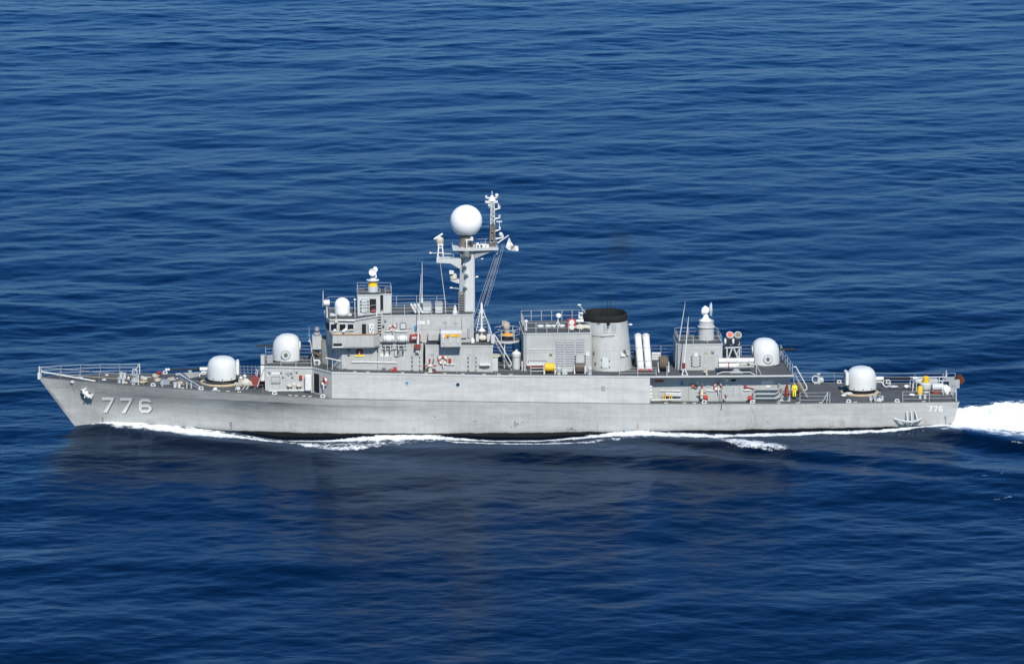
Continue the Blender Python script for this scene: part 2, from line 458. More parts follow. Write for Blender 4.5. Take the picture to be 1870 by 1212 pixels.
# diverging waves of the wake: (px, py, half width m, height m)
RIDGES = [
 [(640,812,1.5,.10),(800,822,2.6,.28),(1000,828,3.0,.32),(1250,836,3.4,.30),(1560,862,4.0,.26),(1880,900,5,.22)],
 [(700,830,3.0,-.15),(900,842,3.2,-.28),(1150,848,3.4,-.25),(1500,880,4.4,-.2)],
 [(1180,800,1.2,.12),(1330,812,2.0,.35),(1430,826,2.3,.38),(1600,842,3.0,.34),(1880,876,4,.3)],
 [(1250,812,1.6,-.15),(1420,838,2.5,-.3),(1650,860,3.2,-.28),(1880,890,4,-.22)],
 [(1660,782,1.0,.1),(1760,792,1.8,.32),(1880,812,2.6,.34)],
 [(1560,796,1.6,-.2),(1720,808,2.2,-.34),(1880,830,2.6,-.3)],
 [(1500,700,3.0,.2),(1640,690,3.2,.5),(1760,680,3.4,.5),(1960,664,4.2,.4)],
 [(1560,684,2.6,-.35),(1650,676,3.4,-.7),(1760,668,3.6,-.65),(1960,652,4.2,-.5)],
 [(180,786,.9,.1),(300,800,1.6,.26),(420,812,2.0,.26),(560,826,2.6,.2)],
]
RIDGES = [[(W(p[0],p[1]).x, W(p[0],p[1]).y, p[2], p[3]) for p in st] for st in RIDGES]

def sea_height(x, y, fine=True):
    h = sample(TILE_B, 410.0, x, y)
    if fine: h = h + sample(TILE_A, 331.0, x, y)*(0.95+0.32*np.clip(sample(TILE_C, 700.0, x, y*0.6), -1.2, 1.6)) + sample(TILE_D, 97.0, x, y)*np.clip((120-y)/120, 0, 1)
    near = np.exp(-(np.maximum(np.abs(y)-5, 0)/5.0)**2)*((x > -46) & (x < 60))
    h = h*(1-0.35*near)
    side = np.interp(x, SIDE_X, SIDE_Z)
    off = np.maximum(np.abs(y)-np.interp(x, WLX, WLY), 0)
    h = h+side*np.exp(-(off/3.2)**2)
    for st in RIDGES:
        d, v = seg_dist(x, y, st)
        h = h+v[...,1]*np.exp(-(d/np.maximum(v[...,0],.1))**2)
    return h
def foam_glint_amount(x, y):
    f = np.zeros(x.shape)
    for st in FOAM_GLINTS:
        d, v = seg_dist(x, y, st)
        g = v[...,1]*np.clip(1.2-(d/np.maximum(v[...,0],.05))*0.48, 0, 1)
        f = np.maximum(f, g)
    return f
def grow(a, b, step, far):
    mid = list(np.arange(a, b+step*0.5, step)); lo = []; hi = []
    s = step; p = a
    while p > -far: s *= 1.035 if s < 25 else 1.35; p -= s; lo.append(p)
    s = step; p = mid[-1]
    while p < far: s *= 1.035 if s < 25 else 1.35; p += s; hi.append(p)
    return lo[::-1], mid, hi
lo, mid, hi = grow(-100.0, 114.0, 0.31, 15000.0); gx = np.array(lo+mid+hi)
ymid = list(np.arange(-150, -20, 0.30))+list(np.arange(-20, 14, 0.15))+list(np.arange(14, 80, 0.30))+list(np.arange(80, 480, 0.5))
l2, _, h2 = grow(-150, 480, 0.5, 15000.0); gy = np.array(l2+ymid+h2)
GX, GY = np.meshgrid(gx, gy)
fade = np.clip((1300-np.abs(GX))/900, 0, 1)*np.clip((1500-np.abs(GY))/900, 0, 1)
GZ = sea_height(GX, GY)*fade
def grid_mesh(name, GX, GY, GZ, mat):
    ny, nx = GX.shape
    me = bpy.data.meshes.new(name)
    co = np.stack([GX, GY, GZ], -1).reshape(-1, 3).astype(np.float32)
    idx = np.arange(ny*nx).reshape(ny, nx)
    q = np.stack([idx[:-1,:-1], idx[:-1,1:], idx[1:,1:], idx[1:,:-1]], -1).reshape(-1, 4).astype(np.int32)
    me.vertices.add(len(co)); me.vertices.foreach_set("co", co.ravel())
    me.loops.add(q.size); me.loops.foreach_set("vertex_index", q.ravel())
    me.polygons.add(len(q)); me.polygons.foreach_set("loop_start", np.arange(0, q.size, 4, dtype=np.int32))
    me.update(calc_edges=True); me.validate()
    me.polygons.foreach_set("use_smooth", np.ones(len(q), dtype=bool))
    me.materials.append(mat)
    o = bpy.data.objects.new(name, me); COL.objects.link(o)
    return o

def sea_material():
    m, nt, b = nodes_of("sea_water"); L = nt.links.new
    tc = nt.nodes.new("ShaderNodeTexCoord")
    def noise(scale3, sc, detail, rough):
        mp = nt.nodes.new("ShaderNodeMapping"); mp.inputs["Scale"].default_value = scale3
        mp.inputs["Rotation"].default_value = (0, 0, math.radians(12))
        L(tc.outputs["Object"], mp.inputs["Vector"])
        n = nt.nodes.new("ShaderNodeTexNoise"); n.inputs["Scale"].default_value = sc
        n.inputs["Detail"].default_value = detail; n.inputs["Roughness"].default_value = rough
        L(mp.outputs[0], n.inputs["Vector"]); return n.outputs["Fac"]
    # foam cover and painted glint flecks: attribute broken up by two scales of noise
    at = nt.nodes.new("ShaderNodeAttribute"); at.attribute_name = "foam"
    n1 = noise((1.3, 0.75, 1.0), 0.75, 9, 0.72); n2 = noise((1.6, 0.55, 1.0), 3.0, 4, 0.6)
    ad = nt.nodes.new("ShaderNodeMath"); ad.operation = 'MULTIPLY_ADD'; ad.inputs[1].default_value = 0.55
    L(n2, ad.inputs[0])
    am = nt.nodes.new("ShaderNodeMath"); am.operation = 'MULTIPLY_ADD'; am.inputs[1].default_value = 1.9; am.inputs[2].default_value = -0.45
    L(n1, am.inputs[0]); L(am.outputs[0], ad.inputs[2])
    su = nt.nodes.new("ShaderNodeMath"); su.operation = 'ADD'; L(ad.outputs[0], su.inputs[0]); L(at.outputs["Fac"], su.inputs[1])
    mr = nt.nodes.new("ShaderNodeMapRange"); mr.inputs[1].default_value = 1.38; mr.inputs[2].default_value = 1.74
    L(su.outputs[0], mr.inputs[0])
    nt.nodes.remove(b)
    body = nt.nodes.new("ShaderNodeBsdfDiffuse"); body.inputs["Color"].default_value = (0.0006, 0.0042, 0.014, 1)
    gl = nt.nodes.new("ShaderNodeBsdfGlossy"); gl.inputs["Color"].default_value = (0.305, 0.43, 0.64, 1)
    gl.inputs["Roughness"].default_value = 0.17
    fr = nt.nodes.new("ShaderNodeFresnel"); fr.inputs["IOR"].default_value = 1.333
    b = nt.nodes.new("ShaderNodeMixShader"); L(fr.outputs[0], b.inputs[0]); L(body.outputs[0], b.inputs[1]); L(gl.outputs[0], b.inputs[2])
    r1 = noise((0.6, 1.0, 1.0), 1.8, 4, 0.6)
    bp = nt.nodes.new("ShaderNodeBump"); bp.inputs["Strength"].default_value = 1.0; bp.inputs["Distance"].default_value = 0.035
    L(r1, bp.inputs["Height"])
    for n in (body, gl, fr): L(bp.outputs[0], n.inputs["Normal"])
    fo = nt.nodes.new("ShaderNodeBsdfDiffuse"); fo.inputs["Color"].default_value = (0.84, 0.87, 0.88, 1)
    bf = nt.nodes.new("ShaderNodeBump"); bf.inputs["Distance"].default_value = 0.15; L(ad.outputs[0], bf.inputs["Height"])
    L(bf.outputs[0], fo.inputs["Normal"])
    mx = nt.nodes.new("ShaderNodeMixShader"); L(mr.outputs[0], mx.inputs[0]); L(b.outputs[0], mx.inputs[1]); L(fo.outputs[0], mx.inputs[2])
    L(mx.outputs[0], nt.nodes["Material Output"].inputs["Surface"])
    return m
SEA_MAT = sea_material()
sea = grid_mesh("sea", GX, GY, GZ, SEA_MAT)
tag(sea, None, None, kind="structure")
win = (np.abs(GX) < 110) & (np.abs(GY) < 60)
fm = np.zeros(GX.shape); fm[win] = foam_glint_amount(GX[win], GY[win])
at = sea.data.attributes.new("foam", 'FLOAT', 'POINT'); at.data.foreach_set("value", fm.ravel().astype(np.float32))

# churned white wake behind the transom
def wake_mesh():
    wx = np.arange(43.3, 110, 0.16); wy = np.arange(-14, 16, 0.16)
    A, B = np.meshgrid(wx, wy)
    far = [(43.2, 2.0), (45, 2.5), (47, 3.0), (49.3, 4.3), (51.6, 5.3), (60, 8.4), (75, 12), (110, 15.5)]
    nea = [(43.2, -4.6), (46.2, -5.9), (49.6, -7.6), (60, -10.0), (110, -16)]
    f = np.interp(A, *zip(*far)); n = np.interp(A, *zip(*nea))
    inside = np.minimum(f-B, B-n)
    t1 = ocean_tile(512, 60.0, 21, 2*np.pi/4.0, 0.42, 0.0, 0.0)
    t2 = ocean_tile(512, 25.0, 23, 2*np.pi/1.2, 0.65, 0.0, 0.0)
    lump = sample(t1, 60.0, A, B)*.6+sample(t2, 25.0, A, B)
    hump = 0.25*np.exp(-((A-47.5)/4.0)**2)+0.05
    z = -0.05+np.clip(inside, -1, 1.2)*0.25+hump*np.clip(inside/2.0, 0, 1)+lump*1.0*np.clip(inside*0.4+0.75, 0, 1)
    z = z+sea_height(A, B)*0.6
    return A, B, z
m, nt, b = nodes_of("wake_foam_white")
b.inputs["Base Color"].default_value = (0.86, 0.88, 0.89, 1); b.inputs["Roughness"].default_value = 0.9
b.inputs["Specular IOR Level"].default_value = 0.1
wake = grid_mesh("wake_foam", *wake_mesh(), m)
tag(wake, "churned white wake foam streaming away behind the warship's stern", "wake foam", kind="stuff")

# ------------------------------------------------------------------ the warship
ship = empty("warship", (0, 0, 0))
tag(ship, "long grey navy warship with white bow number, sailing left across open sea", "warship")

def hull_mesh():
    mb = MB(); R = len(HROWS); N = len(SS)
    for sgn in (-1, 1):
        vs = [(x, sgn*y, z) for row in HROWS for x, y, z in row]; fs = []
        for j in range(R-1):
            for i in range(N-1):
                q = (j*N+i, j*N+i+1, (j+1)*N+i+1, (j+1)*N+i)
                fs.append(q if sgn < 0 else tuple(reversed(q)))
        mb.add(vs, fs)
    # transom, stem and bottom
    for i in (N-1, 0):
        for j in range(R-1):
            a, c = HROWS[j][i], HROWS[j+1][i]
            vs = [(a[0], -a[1], a[2]), (a[0], a[1], a[2]), (c[0], c[1], c[2]), (c[0], -c[1], c[2])]
            mb.add(vs, [(0,1,2,3) if i else (3,2,1,0)])
    return mb
hull = hull_mesh().build("hull", "hull_grey", ship, smooth=13)
# weather deck, 3 mm under the deck edge
mb = MB(); top = HROWS[-1]; N = len(SS)
vs = []
for x, y, z in top:
    vs += [(x, -y, z-0.003), (x, 0, z+0.03), (x, y, z-0.003)]
mb.add(vs, [q for i in range(N-1) for q in ((3*i, 3*i+3, 3*i+4, 3*i+1), (3*i+1, 3*i+4, 3*i+5, 3*i+2))])
mb.build("main_deck", "deck", ship)
# thin deck edge angle
mb = MB()
for sgn in (-1, 1):
    for i in range(0, N-1):
        a, c = top[i], top[i+1]
        mb.tube((a[0], sgn*a[1], a[2]+0.01), (c[0], sgn*c[1], c[2]+0.01), 0.035, n=5, caps=False)
mb.build("deck_edge", "grey_dark", hull)

# painted hull numbers laid on the plating
def on_hull(px, py, off):
    y = -4.0
    for _ in range(6):
        p = P(px, py, y); y = -(hull_half(p.x, p.z))
    p = P(px, py, y); p.y -= off
    return p
def paint_quad(mb, a, b, c, d, off, n=6):
    """bilinear patch of the pixel quad a b c d laid on the hull"""
    vs = []
    for j in range(n+1):
        for i in range(n+1):
            u, v = i/n, j/n
            x = lerp(lerp(a[0], b[0], u), lerp(d[0], c[0], u), v); y = lerp(lerp(a[1], b[1], u), lerp(d[1], c[1], u), v)
            vs.append(on_hull(x, y, off))
    fs = [(j*(n+1)+i, j*(n+1)+i+1, (j+1)*(n+1)+i+1, (j+1)*(n+1)+i) for j in range(n) for i in range(n)]
    mb.add(vs, fs)
def seven(x, y, w, h, t):
    return [[(x, y), (x+w, y), (x+w-t*.35, y+t), (x, y+t)], [(x+w-t*1.15, y+t), (x+w-t*.35, y+t), (x+w*.42, y+h), (x+w*.08, y+h)]]
def six(x, y, w, h, t):
    c = w*.24
    o = [(x+c, y), (x+w-c, y), (x+w, y+c), (x+w, y+h*.26), (x+w-t, y+h*.26), (x+w-t, y+c*1.1), (x+w-c*1.2, y+t), (x+c*1.2, y+t), (x+t, y+c*1.25)]
    q = [[(x+c, y), (x+w-c, y), (x+w-c*1.2, y+t), (x+c*1.2, y+t)], [(x+w-c, y), (x+w, y+c), (x+w-t, y+c*1.25), (x+w-c*1.2, y+t)],
         [(x+w-t, y+c*1.2), (x+w, y+c), (x+w, y+h*.24), (x+w-t, y+h*.24)],
         [(x, y+c), (x+c, y), (x+c*1.2, y+t), (x+t, y+c*1.25)], [(x, y+c), (x+t, y+c*1.25), (x+t, y+h-c*1.25), (x, y+h-c)],
         [(x, y+h-c), (x+t, y+h-c*1.25), (x+c*1.2, y+h-t), (x+c, y+h)], [(x+c*1.2, y+h-t), (x+w-c*1.2, y+h-t), (x+w-c, y+h), (x+c, y+h)],
         [(x+w-c*1.2, y+h-t), (x+w-t, y+h-c*1.25), (x+w, y+h-c), (x+w-c, y+h)],
         [(x+w-t, y+h*.40+c*1.2), (x+w, y+h*.40+c), (x+w, y+h-c), (x+w-t, y+h-c*1.25)],
         [(x+w-c, y+h*.40), (x+w, y+h*.40+c), (x+w-t, y+h*.40+c*1.2), (x+w-c*1.2, y+h*.40+t)],
         [(x+t, y+h*.40), (x+w-c, y+h*.40), (x+w-c*1.2, y+h*.40+t), (x+t, y+h*.40+t)]]
    return q
def number(name, spots, parent):
    sh = MB(); wh = MB()
    for kind, x, y, w, h, t in spots:
        for q in (seven if kind == 7 else six)(x, y, w, h, t):
            paint_quad(wh, *q, 0.03); paint_quad(sh, *[(a+t*.30, b+t*.22) for a, b in q], 0.02)
    o = wh.build(name, "number_white", parent)
    return o, sh
bow_no, sh = number("hull_number", [(7, 186, 725, 23, 28, 5.2), (7, 219.5, 726, 23, 28, 5.2), (6, 253.5, 727.5, 23.5, 26, 5.4)], hull)
bow_no["label"] = "large white 776 painted on the bow"
sh.build("number_outline", "number_shadow", bow_no)
st_no, sh2 = number("hull_number", [(7, 1696, 741, 7, 10, 1.7), (7, 1705.3, 741, 7, 10, 1.7), (6, 1714.5, 741, 7, 10, 1.8)], hull)
st_no["label"] = "small white 776 painted near the stern"
# draught marks, scuffs
for cx, y0, yy in ((188, 763, (0, 4, 8, 12)), (422, 771, (0, 4, 7.5, 11)), (1727, 760, (0, 4, 8, 12)), (941, 770, (0, 4, 8))):
    for k, d in enumerate(yy):
        mb = MB(); w = 2.2 if k in (0, 1) else 1.0
        paint_quad(mb, (cx-w, y0+d), (cx+1, y0+d), (cx+1, y0+d+1.6), (cx-w, y0+d+1.6), 0.015, 2)
        mb.build("draught_mark", "black", hull)
for px, py, w, h in ((864,768,2.5,2),(869,768,1.5,2),(944,772,2.5,4),(952,770,5,1.2),(960,770,3,1),(932,779,4,1.2),(1036,783,4,2),(1041,781,6,3),(1048,784,3,1.5),(1035,781,1,3),(1072,776,.8,4),(1164,775,.8,6),(793,760,3,1.5),(1519,769,1.2,2),(1530,769,1.2,2),(1372,765,.6,3),(910,771,.6,5),(1388,777,.8,3)):
    mb = MB(); paint_quad(mb, (px, py), (px+w, py+.4), (px+w*.8, py+h), (px+w*.1, py+h*.9), 0.014, 2)
    mb.build("scuff_mark", "grey_dark", hull)

# midships side plating up to the upper deck
XA, XB = P(606, 705, -4.9).x, P(1187, 712, -5.0).x
xs = np.linspace(XA, XB, 40)
def shell(mb, stn, z0, z1):
    """solid deck block, symmetric about the keel, from stations (x, half breadth); z0, z1 functions of x"""
    n = len(stn); vs = []
    for x, y in stn:
        vs += [(x, -y, z0(x)), (x, y, z0(x)), (x, y, z1(x)), (x, -y, z1(x))]
    fs = [(0,1,2,3), (4*n-1, 4*n-2, 4*n-3, 4*n-4)]
    for i in range(n-1):
        for j in range(4):
            a, c = 4*i+j, 4*i+(j+1) % 4
            fs.append((a, a+4, c+4, c))
    return mb.add(vs, fs)
stn = [(x, Bdeck(x)-0.012) for x in xs]
side = shell(MB(), stn, lambda x: Zmain(x)-0.02, Z01).build("midships_house", "side_grey", ship, smooth=20)
# upper deck over the whole 01 level, forward house to after end
XF = P(484, 690, -2.6).x; XE = P(1449, 690, -4.8).x; XC = P(570, 690, -2.6).x
deckstn = [(XF, 2.6), (lerp(XF, XC, .5), 2.6), (XC, 2.6)]+stn+[(lerp(XB, XE, t), lerp(Bdeck(XB), 4.78, t)) for t in (.25,.5,.75,1)]
shell(MB(), [(x, y+.05) for x, y in deckstn], lambda x: Z01(x)-.07, lambda x: Z01(x)+.075).build("upper_deck_edge", "grey_light", side)
shell(MB(), [(x, y-.06) for x, y in deckstn], lambda x: Z01(x)+.06, lambda x: Z01(x)+.083).build("upper_deck", "deck", ship)
DZ = 0.083
def deck1(x): return Z01(x)+DZ

# portholes and plates in the side plating
def disc(name, px, py, Y, r, mat, parent, t=0.04, rim=None, glass=None):
    p = P(px, py, Y)
    mb = MB().lathe([(r, t), (r, -t)], (p.x, p.y, p.z), 20, axis='Y'); o = mb.build(name, mat, parent)
    if rim: MB().torus((p.x, p.y-t, p.z), r, r*.16, n=20, m=6).build("rim", rim, o)
    return o
yb = -(Bdeck(-9)-.0)
disc("porthole", 743, 699, -4.99, .16, "blue", side, rim="grey_light")
disc("porthole", 836, 702, -5.0, .16, "opening", side, rim="blue")
def plate(name, px0, px1, py0, py1, Y, d, mat, parent, **k):
    """box standing d metres proud of a wall at Y (towards port), measured on its face"""
    a = P(px0, py0, Y-d); b = P(px1, py1, Y-d)
    return MB().box(a.x, b.x, Y-d, Y+0.02, b.z, a.z).build(name, mat, parent, **k)
plate("grating", 1098, 1105, 705, 713, -5.03, .03, "grey_mid", side)

# ------------------------------------------------------------------ fittings used all over the ship
def rail(pts, parent, h=1.0, wires=3, step=1.6, r=0.022, name="railing", mat="grey_light", sag=0.0, posts=True):
    """guard rail along a 3-D polyline: stanchions and wires in one part"""
    mb = MB(); pts = [Vector(p) for p in pts]; r *= .8
    for a, b in zip(pts[:-1], pts[1:]):
        L = (b-a).length; n = max(1, round(L/step))
        for i in range(n+1):
            p = a.lerp(b, i/n)
            if posts: mb.tube(p, p+Vector((0,0,h)), r*1.25, n=5)
        for k in range(wires):
            z = h*(k+1)/wires
            for i in range(n):
                p = a.lerp(b, i/n)+Vector((0,0,z)); q = a.lerp(b, (i+1)/n)+Vector((0,0,z)); 
                mb.path([p.lerp(q, t/6)-Vector((0,0,sag*4*(t/6)*(1-t/6))) for t in range(7)] if sag else [p, q], r*.8, 4)
    return mb.build(name, mat, parent)
def door(px0, px1, py0, py1, Y, parent, mat="grey", dogs=True, name="door"):
    """watertight door: raised oval panel on a coaming, with its dogs round the edge"""
    a, b = P(px0, py0, Y), P(px1, py1, Y); w, h = b.x-a.x, a.z-b.z; c = min(w, h)*.28
    def oval(g):
        x0, x1, z0, z1 = a.x-g, b.x+g, b.z-g, a.z+g; pts = []
        for cx, cz, t0 in ((x1-c, z0+c, -90), (x1-c, z1-c, 0), (x0+c, z1-c, 90), (x0+c, z0+c, 180)):
            for k in range(4):
                t = math.radians(t0+30*k); pts.append((cx+c*math.cos(t), cz+c*math.sin(t)))
        return pts
    o = MB().sideprism(oval(0), Y-0.09, Y+.02).build(name, mat, parent)
    MB().sideprism(oval(0.07), Y-0.035, Y+.02).build("door_frame", "grey_mid", parent)
    if dogs:
        mb = MB()
        for t in (.12, .37, .63, .88):
            z = lerp(b.z, a.z, t)
            for x in (a.x-.07, b.x+.07): mb.box(x-.06, x+.06, Y-.15, Y-.04, z-.035, z+.035)
        mb.build("door_dogs", "grey_dark", parent)
    return o
def bar(px0, py0, px1, py1, Y, r, mat, parent, name="pipe", off=0.08):
    a, b = P(px0, py0, Y-off), P(px1, py1, Y-off)
    return MB().tube(a, b, r, n=8).build(name, mat, parent)
def ladder(p0, p1, w, parent, rungs=8, r=0.03, mat="grey_light", name="ladder", ax=(1,0,0), treads=False):
    mb = MB(); a = Vector(ax)*w*.5; p0, p1 = Vector(p0), Vector(p1)
    mb.tube(p0-a, p1-a, r, n=5); mb.tube(p0+a, p1+a, r, n=5)
    for i in range(rungs):
        q = p0.lerp(p1, (i+.5)/rungs); mb.tube(q-a, q+a, r*(1.5 if treads else .8), n=5)
    return mb.build(name, mat, parent)
def whip(px0, py0, px1, py1, Y, parent, r=0.05, mat="white", base=0.12):
    a, b = P(px0, py0, Y), P(px1, py1, Y); m = a.lerp(b, .12); k = a.lerp(b, .8)
    mb = MB().tube(a, m, base, base*.8, n=8).tube(m, k, r, r*.6, n=6).tube(k, b, r*.6, r*.25, n=5)
    return mb.build("whip_antenna", mat, parent)
def lamp_box(px, py, Y, s, parent, name="deck_light", mat="grey_light"):
    p = P(px, py, Y)
    return MB().box(p.x-s, p.x+s, p.y-.12, p.y+.1, p.z-s*.8, p.z+s*.8).tube(p, p+Vector((0,.02,-s*2)), s*.4, n=5).build(name, mat, parent)
def symhouse(stn, z0, z1, name, mat, parent, lip=0.06, deck=True, smooth=None, hgt=0.09):
    f0 = z0 if callable(z0) else (lambda x: z0); f1 = z1 if callable(z1) else (lambda x: z1)
    o = shell(MB(), stn, f0, f1).build(name, mat, parent, smooth=smooth)
    if deck:
        s2 = [(stn[0][0]-lip, stn[0][1]+lip*.4)]+[(x, y+lip) for x, y in stn]+[(stn[-1][0]+lip, stn[-1][1]+lip*.9)]
        shell(MB(), s2, lambda x: f1(x)-.015, lambda x: f1(x)+hgt-.008).build("roof_edge", "grey_light", o)
        shell(MB(), [(x, y-.05) for x, y in stn], lambda x: f1(x)+.02, lambda x: f1(x)+hgt).build("roof_deck", "deck", o)
    return o

# ------------------------------------------------------------------ forward house under the second gun
Zf = lambda x: Z01(x)-.06
fh = symhouse([(XF, 2.55), (lerp(XF, XC, .5), 2.55), (XC, 2.55), (XA+.03, Bdeck(XA)-.02)], lambda x: Zmain(x)-.02, Zf, "forward_house", "grey", ship, deck=False)
YF = -2.55
plate("vent_panel", 496, 511, 680, 684, YF, .04, "white", fh)
plate("hatch_panel", 496, 511, 688, 698, YF, .05, "grey", fh)
mb = MB(); a = P(495.5, 687.5, YF); b = P(511.5, 699, YF)
mb.path([(a.x, YF-.06, a.z), (b.x, YF-.06, a.z), (b.x, YF-.06, b.z), (a.x, YF-.06, b.z), (a.x, YF-.06, a.z)], .04, 4); mb.build("hatch_frame", "grey_mid", fh)
for px, py in ((492,679),(514,679),(532,680),(542,678),(517,687),(534,687)): lamp_box(px, py, YF-.06, .09, fh, "deck_light", "grey_mid")
plate("hose_box", 546.5, 552, 686, 692.5, YF, .22, "red", fh)
plate("sign_plate", 521, 528, 680, 684, YF, .03, "grey_mid", fh)
plate("sign_plate", 535, 539, 699, 703, YF, .04, "white", fh)
plate("nozzle_rack", 488, 490, 683, 688, YF, .06, "white", fh)
p = P(527, 682, YF)
MB().lathe([(.18,-.1),(.18,-.02)], p, 14, sx=.6, axis='Y').build("vent_cover", "grey_mid", fh)
for px in (529, 546):
    p = P(px, 705, YF-.1)
    mb = MB().lathe([(.28,0),(.26,.12),(.1,.2)], (p.x, p.y, p.z), 14).tube(p, p-Vector((0,0,.35)), .08); mb.build("vent_mushroom", "cream", fh, smooth=40)
bar(490, 713.5, 556, 712, YF, .05, "white", fh, "pipe", .25)
plate("locker", 556.5, 569, 684.5, 714, YF-.25, .32, "white", fh, bevel=.12)
# angled recess: doorway and pipework
qa, qb = Vector((XC, -2.55, 0)), Vector((XA, -(Bdeck(XA)-.02), 0))
dirv = (qb-qa).normalized(); nrm = Vector((dirv.y, -dirv.x, 0))
if nrm.y > 0: nrm = -nrm
def angled_panel(t0, t1, z0, z1, d, name, mat, parent):
    a, b = qa.lerp(qb, t0), qa.lerp(qb, t1)
    vs = [a, b, b+nrm*d, a+nrm*d]; mb = MB().prism([(v.x, v.y) for v in vs][::1], z0, z1); return mb.build(name, mat, parent)
zb = Zmain(XC)
angled_panel(.10, .36, zb+.15, zb+1.95, .03, "doorway", "opening", fh)
angled_panel(.07, .10, zb+.05, zb+2.0, .09, "door_frame", "grey_light", fh)
ring_c = qa.lerp(qb, .66)+nrm*.12
# front face fittings
mb = MB().box(XF-.42, XF-.02, -2.3, -1.6, 4.75, 6.2); mb.build("ready_locker", "white", fh, bevel=.05)
p = P(478, 661, -1.6)
MB().box(p.x-.1, XF-.01, -2.0, -1.0, 6.3, 7.1).build("control_box", "grey", fh, bevel=.04)
ladder((XF-.75, -2.35, 4.2), (XF-.08, -2.35, 6.15), .5, fh, 6, ax=(0,1,0))
mb = MB().box(XF-1.35, XF-.5, -1.9, -.4, 4.15, 5.0); mb.build("ammunition_box", "red_brown", fh, bevel=.05)
mb = MB().lathe([(.32,-.6),(.34,.6)], (XF-.25, -.9, 4.62), 16, axis='Y'); mb.build("hose_reel", "red", fh)

# ------------------------------------------------------------------ lower bridge house (01 level)
XS1, XS2, XN = P(771.5, 650, -3.6).x, P(777.5, 650, -3.6).x, P(900, 650, -3.6).x
Y1 = 3.6; Z2 = 8.36
low = symhouse([(-16.95, .75), (-15.1, Y1-.03), (-11.4, Y1), (XS1, Y1)], lambda x: Z01(x)+.05, Z2, "lower_bridge_house", "grey", ship, lip=.05)
mid = symhouse([(XS2, Y1), (-4.5, Y1), (XN, Y1)], lambda x: Z01(x)+.05, lambda x: Z2-.10-.02*(x+7), "middle_house", "grey", ship, lip=.05)
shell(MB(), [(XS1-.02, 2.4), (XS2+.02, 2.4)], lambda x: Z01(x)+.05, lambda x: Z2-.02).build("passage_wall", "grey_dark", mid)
YH = -Y1
for px in (771.6, 777.6): bar(px, 630, px, 683, YH, .05, "grey_light", low, "corner_post", .04)
# crest
p = P(656.5, 643, YH)
cr = MB().lathe([(.38,-.05),(.38,0)], p, 24, axis='Y').build("crest", "orange_red", low)
MB().lathe([(.28,-.08),(.28,-.04)], (p.x, p.y, p.z+.02), 24, axis='Y').build("crest_field", "red_brown", cr)
mb = MB().sideprism([(p.x-.05, p.z-.22), (p.x+.05, p.z-.22), (p.x+.05, p.z-.02), (p.x+.16, p.z-.04), (p.x, p.z+.16), (p.x-.16, p.z-.04), (p.x-.05, p.z-.02)], YH-.125, YH-.1); mb.build("crest_mark", "white", cr)
MB().sideprism([(p.x-.45, p.z-.40), (p.x+.45, p.z-.40), (p.x+.36, p.z-.26), (p.x-.36, p.z-.26)], YH-.07, YH).build("crest_ribbon", "lemon", cr)
for a in ((642,661,668,660.5),(668.5,660.8,683,661.2),(683.5,661.2,704,661.6),(704.5,661.6,725,662)): bar(*a, YH, .055, "white", low)
bar(594.5, 653, 623, 659, -2.6, .05, "white", low, off=.9)
plate("name_board", 694.5, 713.5, 645.5, 651.5, YH, .04, "white", low)
plate("window_box", 721, 728, 638.5, 650, YH, .06, "grey_light", low); plate("window_box", 729.5, 736.5, 639, 650, YH, .06, "grey_mid", low)
mb = MB(); a = P(720.5, 638, YH); b = P(728.5, 650.5, YH)
mb.path([(a.x, YH-.07, a.z), (b.x, YH-.07, a.z), (b.x, YH-.07, b.z), (a.x, YH-.07, b.z), (a.x, YH-.07, a.z)], .03, 4); mb.build("window_frame", "grey_dark", low)
for px, py in ((637,638),(637,646)): lamp_box(px, py, YH-.05, .10, low, "deck_light", "grey_dark")
plate("junction_box", 605, 610, 640, 645, -2.2, .3, "grey_mid", low)
plate("vent_panel", 627, 634, 665, 673, YH, .05, "grey", low)
bar(690, 634, 689.5, 675, YH, .02, "grey_dark", low, "conduit", .02)
bar(705.5, 663, 705.5, 676, YH, .015, "grey_mid", low, "conduit", .02)
door(753.5, 765, 648, 678, YH, low); plate("fan_box", 759, 766, 634, 646, YH, .25, "grey_light", low); plate("vent_grille", 759, 764, 643, 646, YH, .28, "grey_dark", low)
# red fire bucket rack
o = plate("fire_point", 718, 725, 671.5, 679.5, YH-.35, .4, "red", low)
MB().torus((P(713.5, 676, YH-.6).x, YH-.6, P(713.5, 676, YH-.6).z-.1), .22, .045, axis='Y', n=12, m=6, a0=0, a1=math.pi).build("fire_hose", "red", low)
mb = MB(); p = P(701, 674, YH-.4); mb.tube(p, p+Vector((0,0,-.3)), .06).box(p.x-.2, p.x+.2, p.y-.1, p.y+.1, p.z, p.z+.12); mb.build("valve", "grey_dark", low)
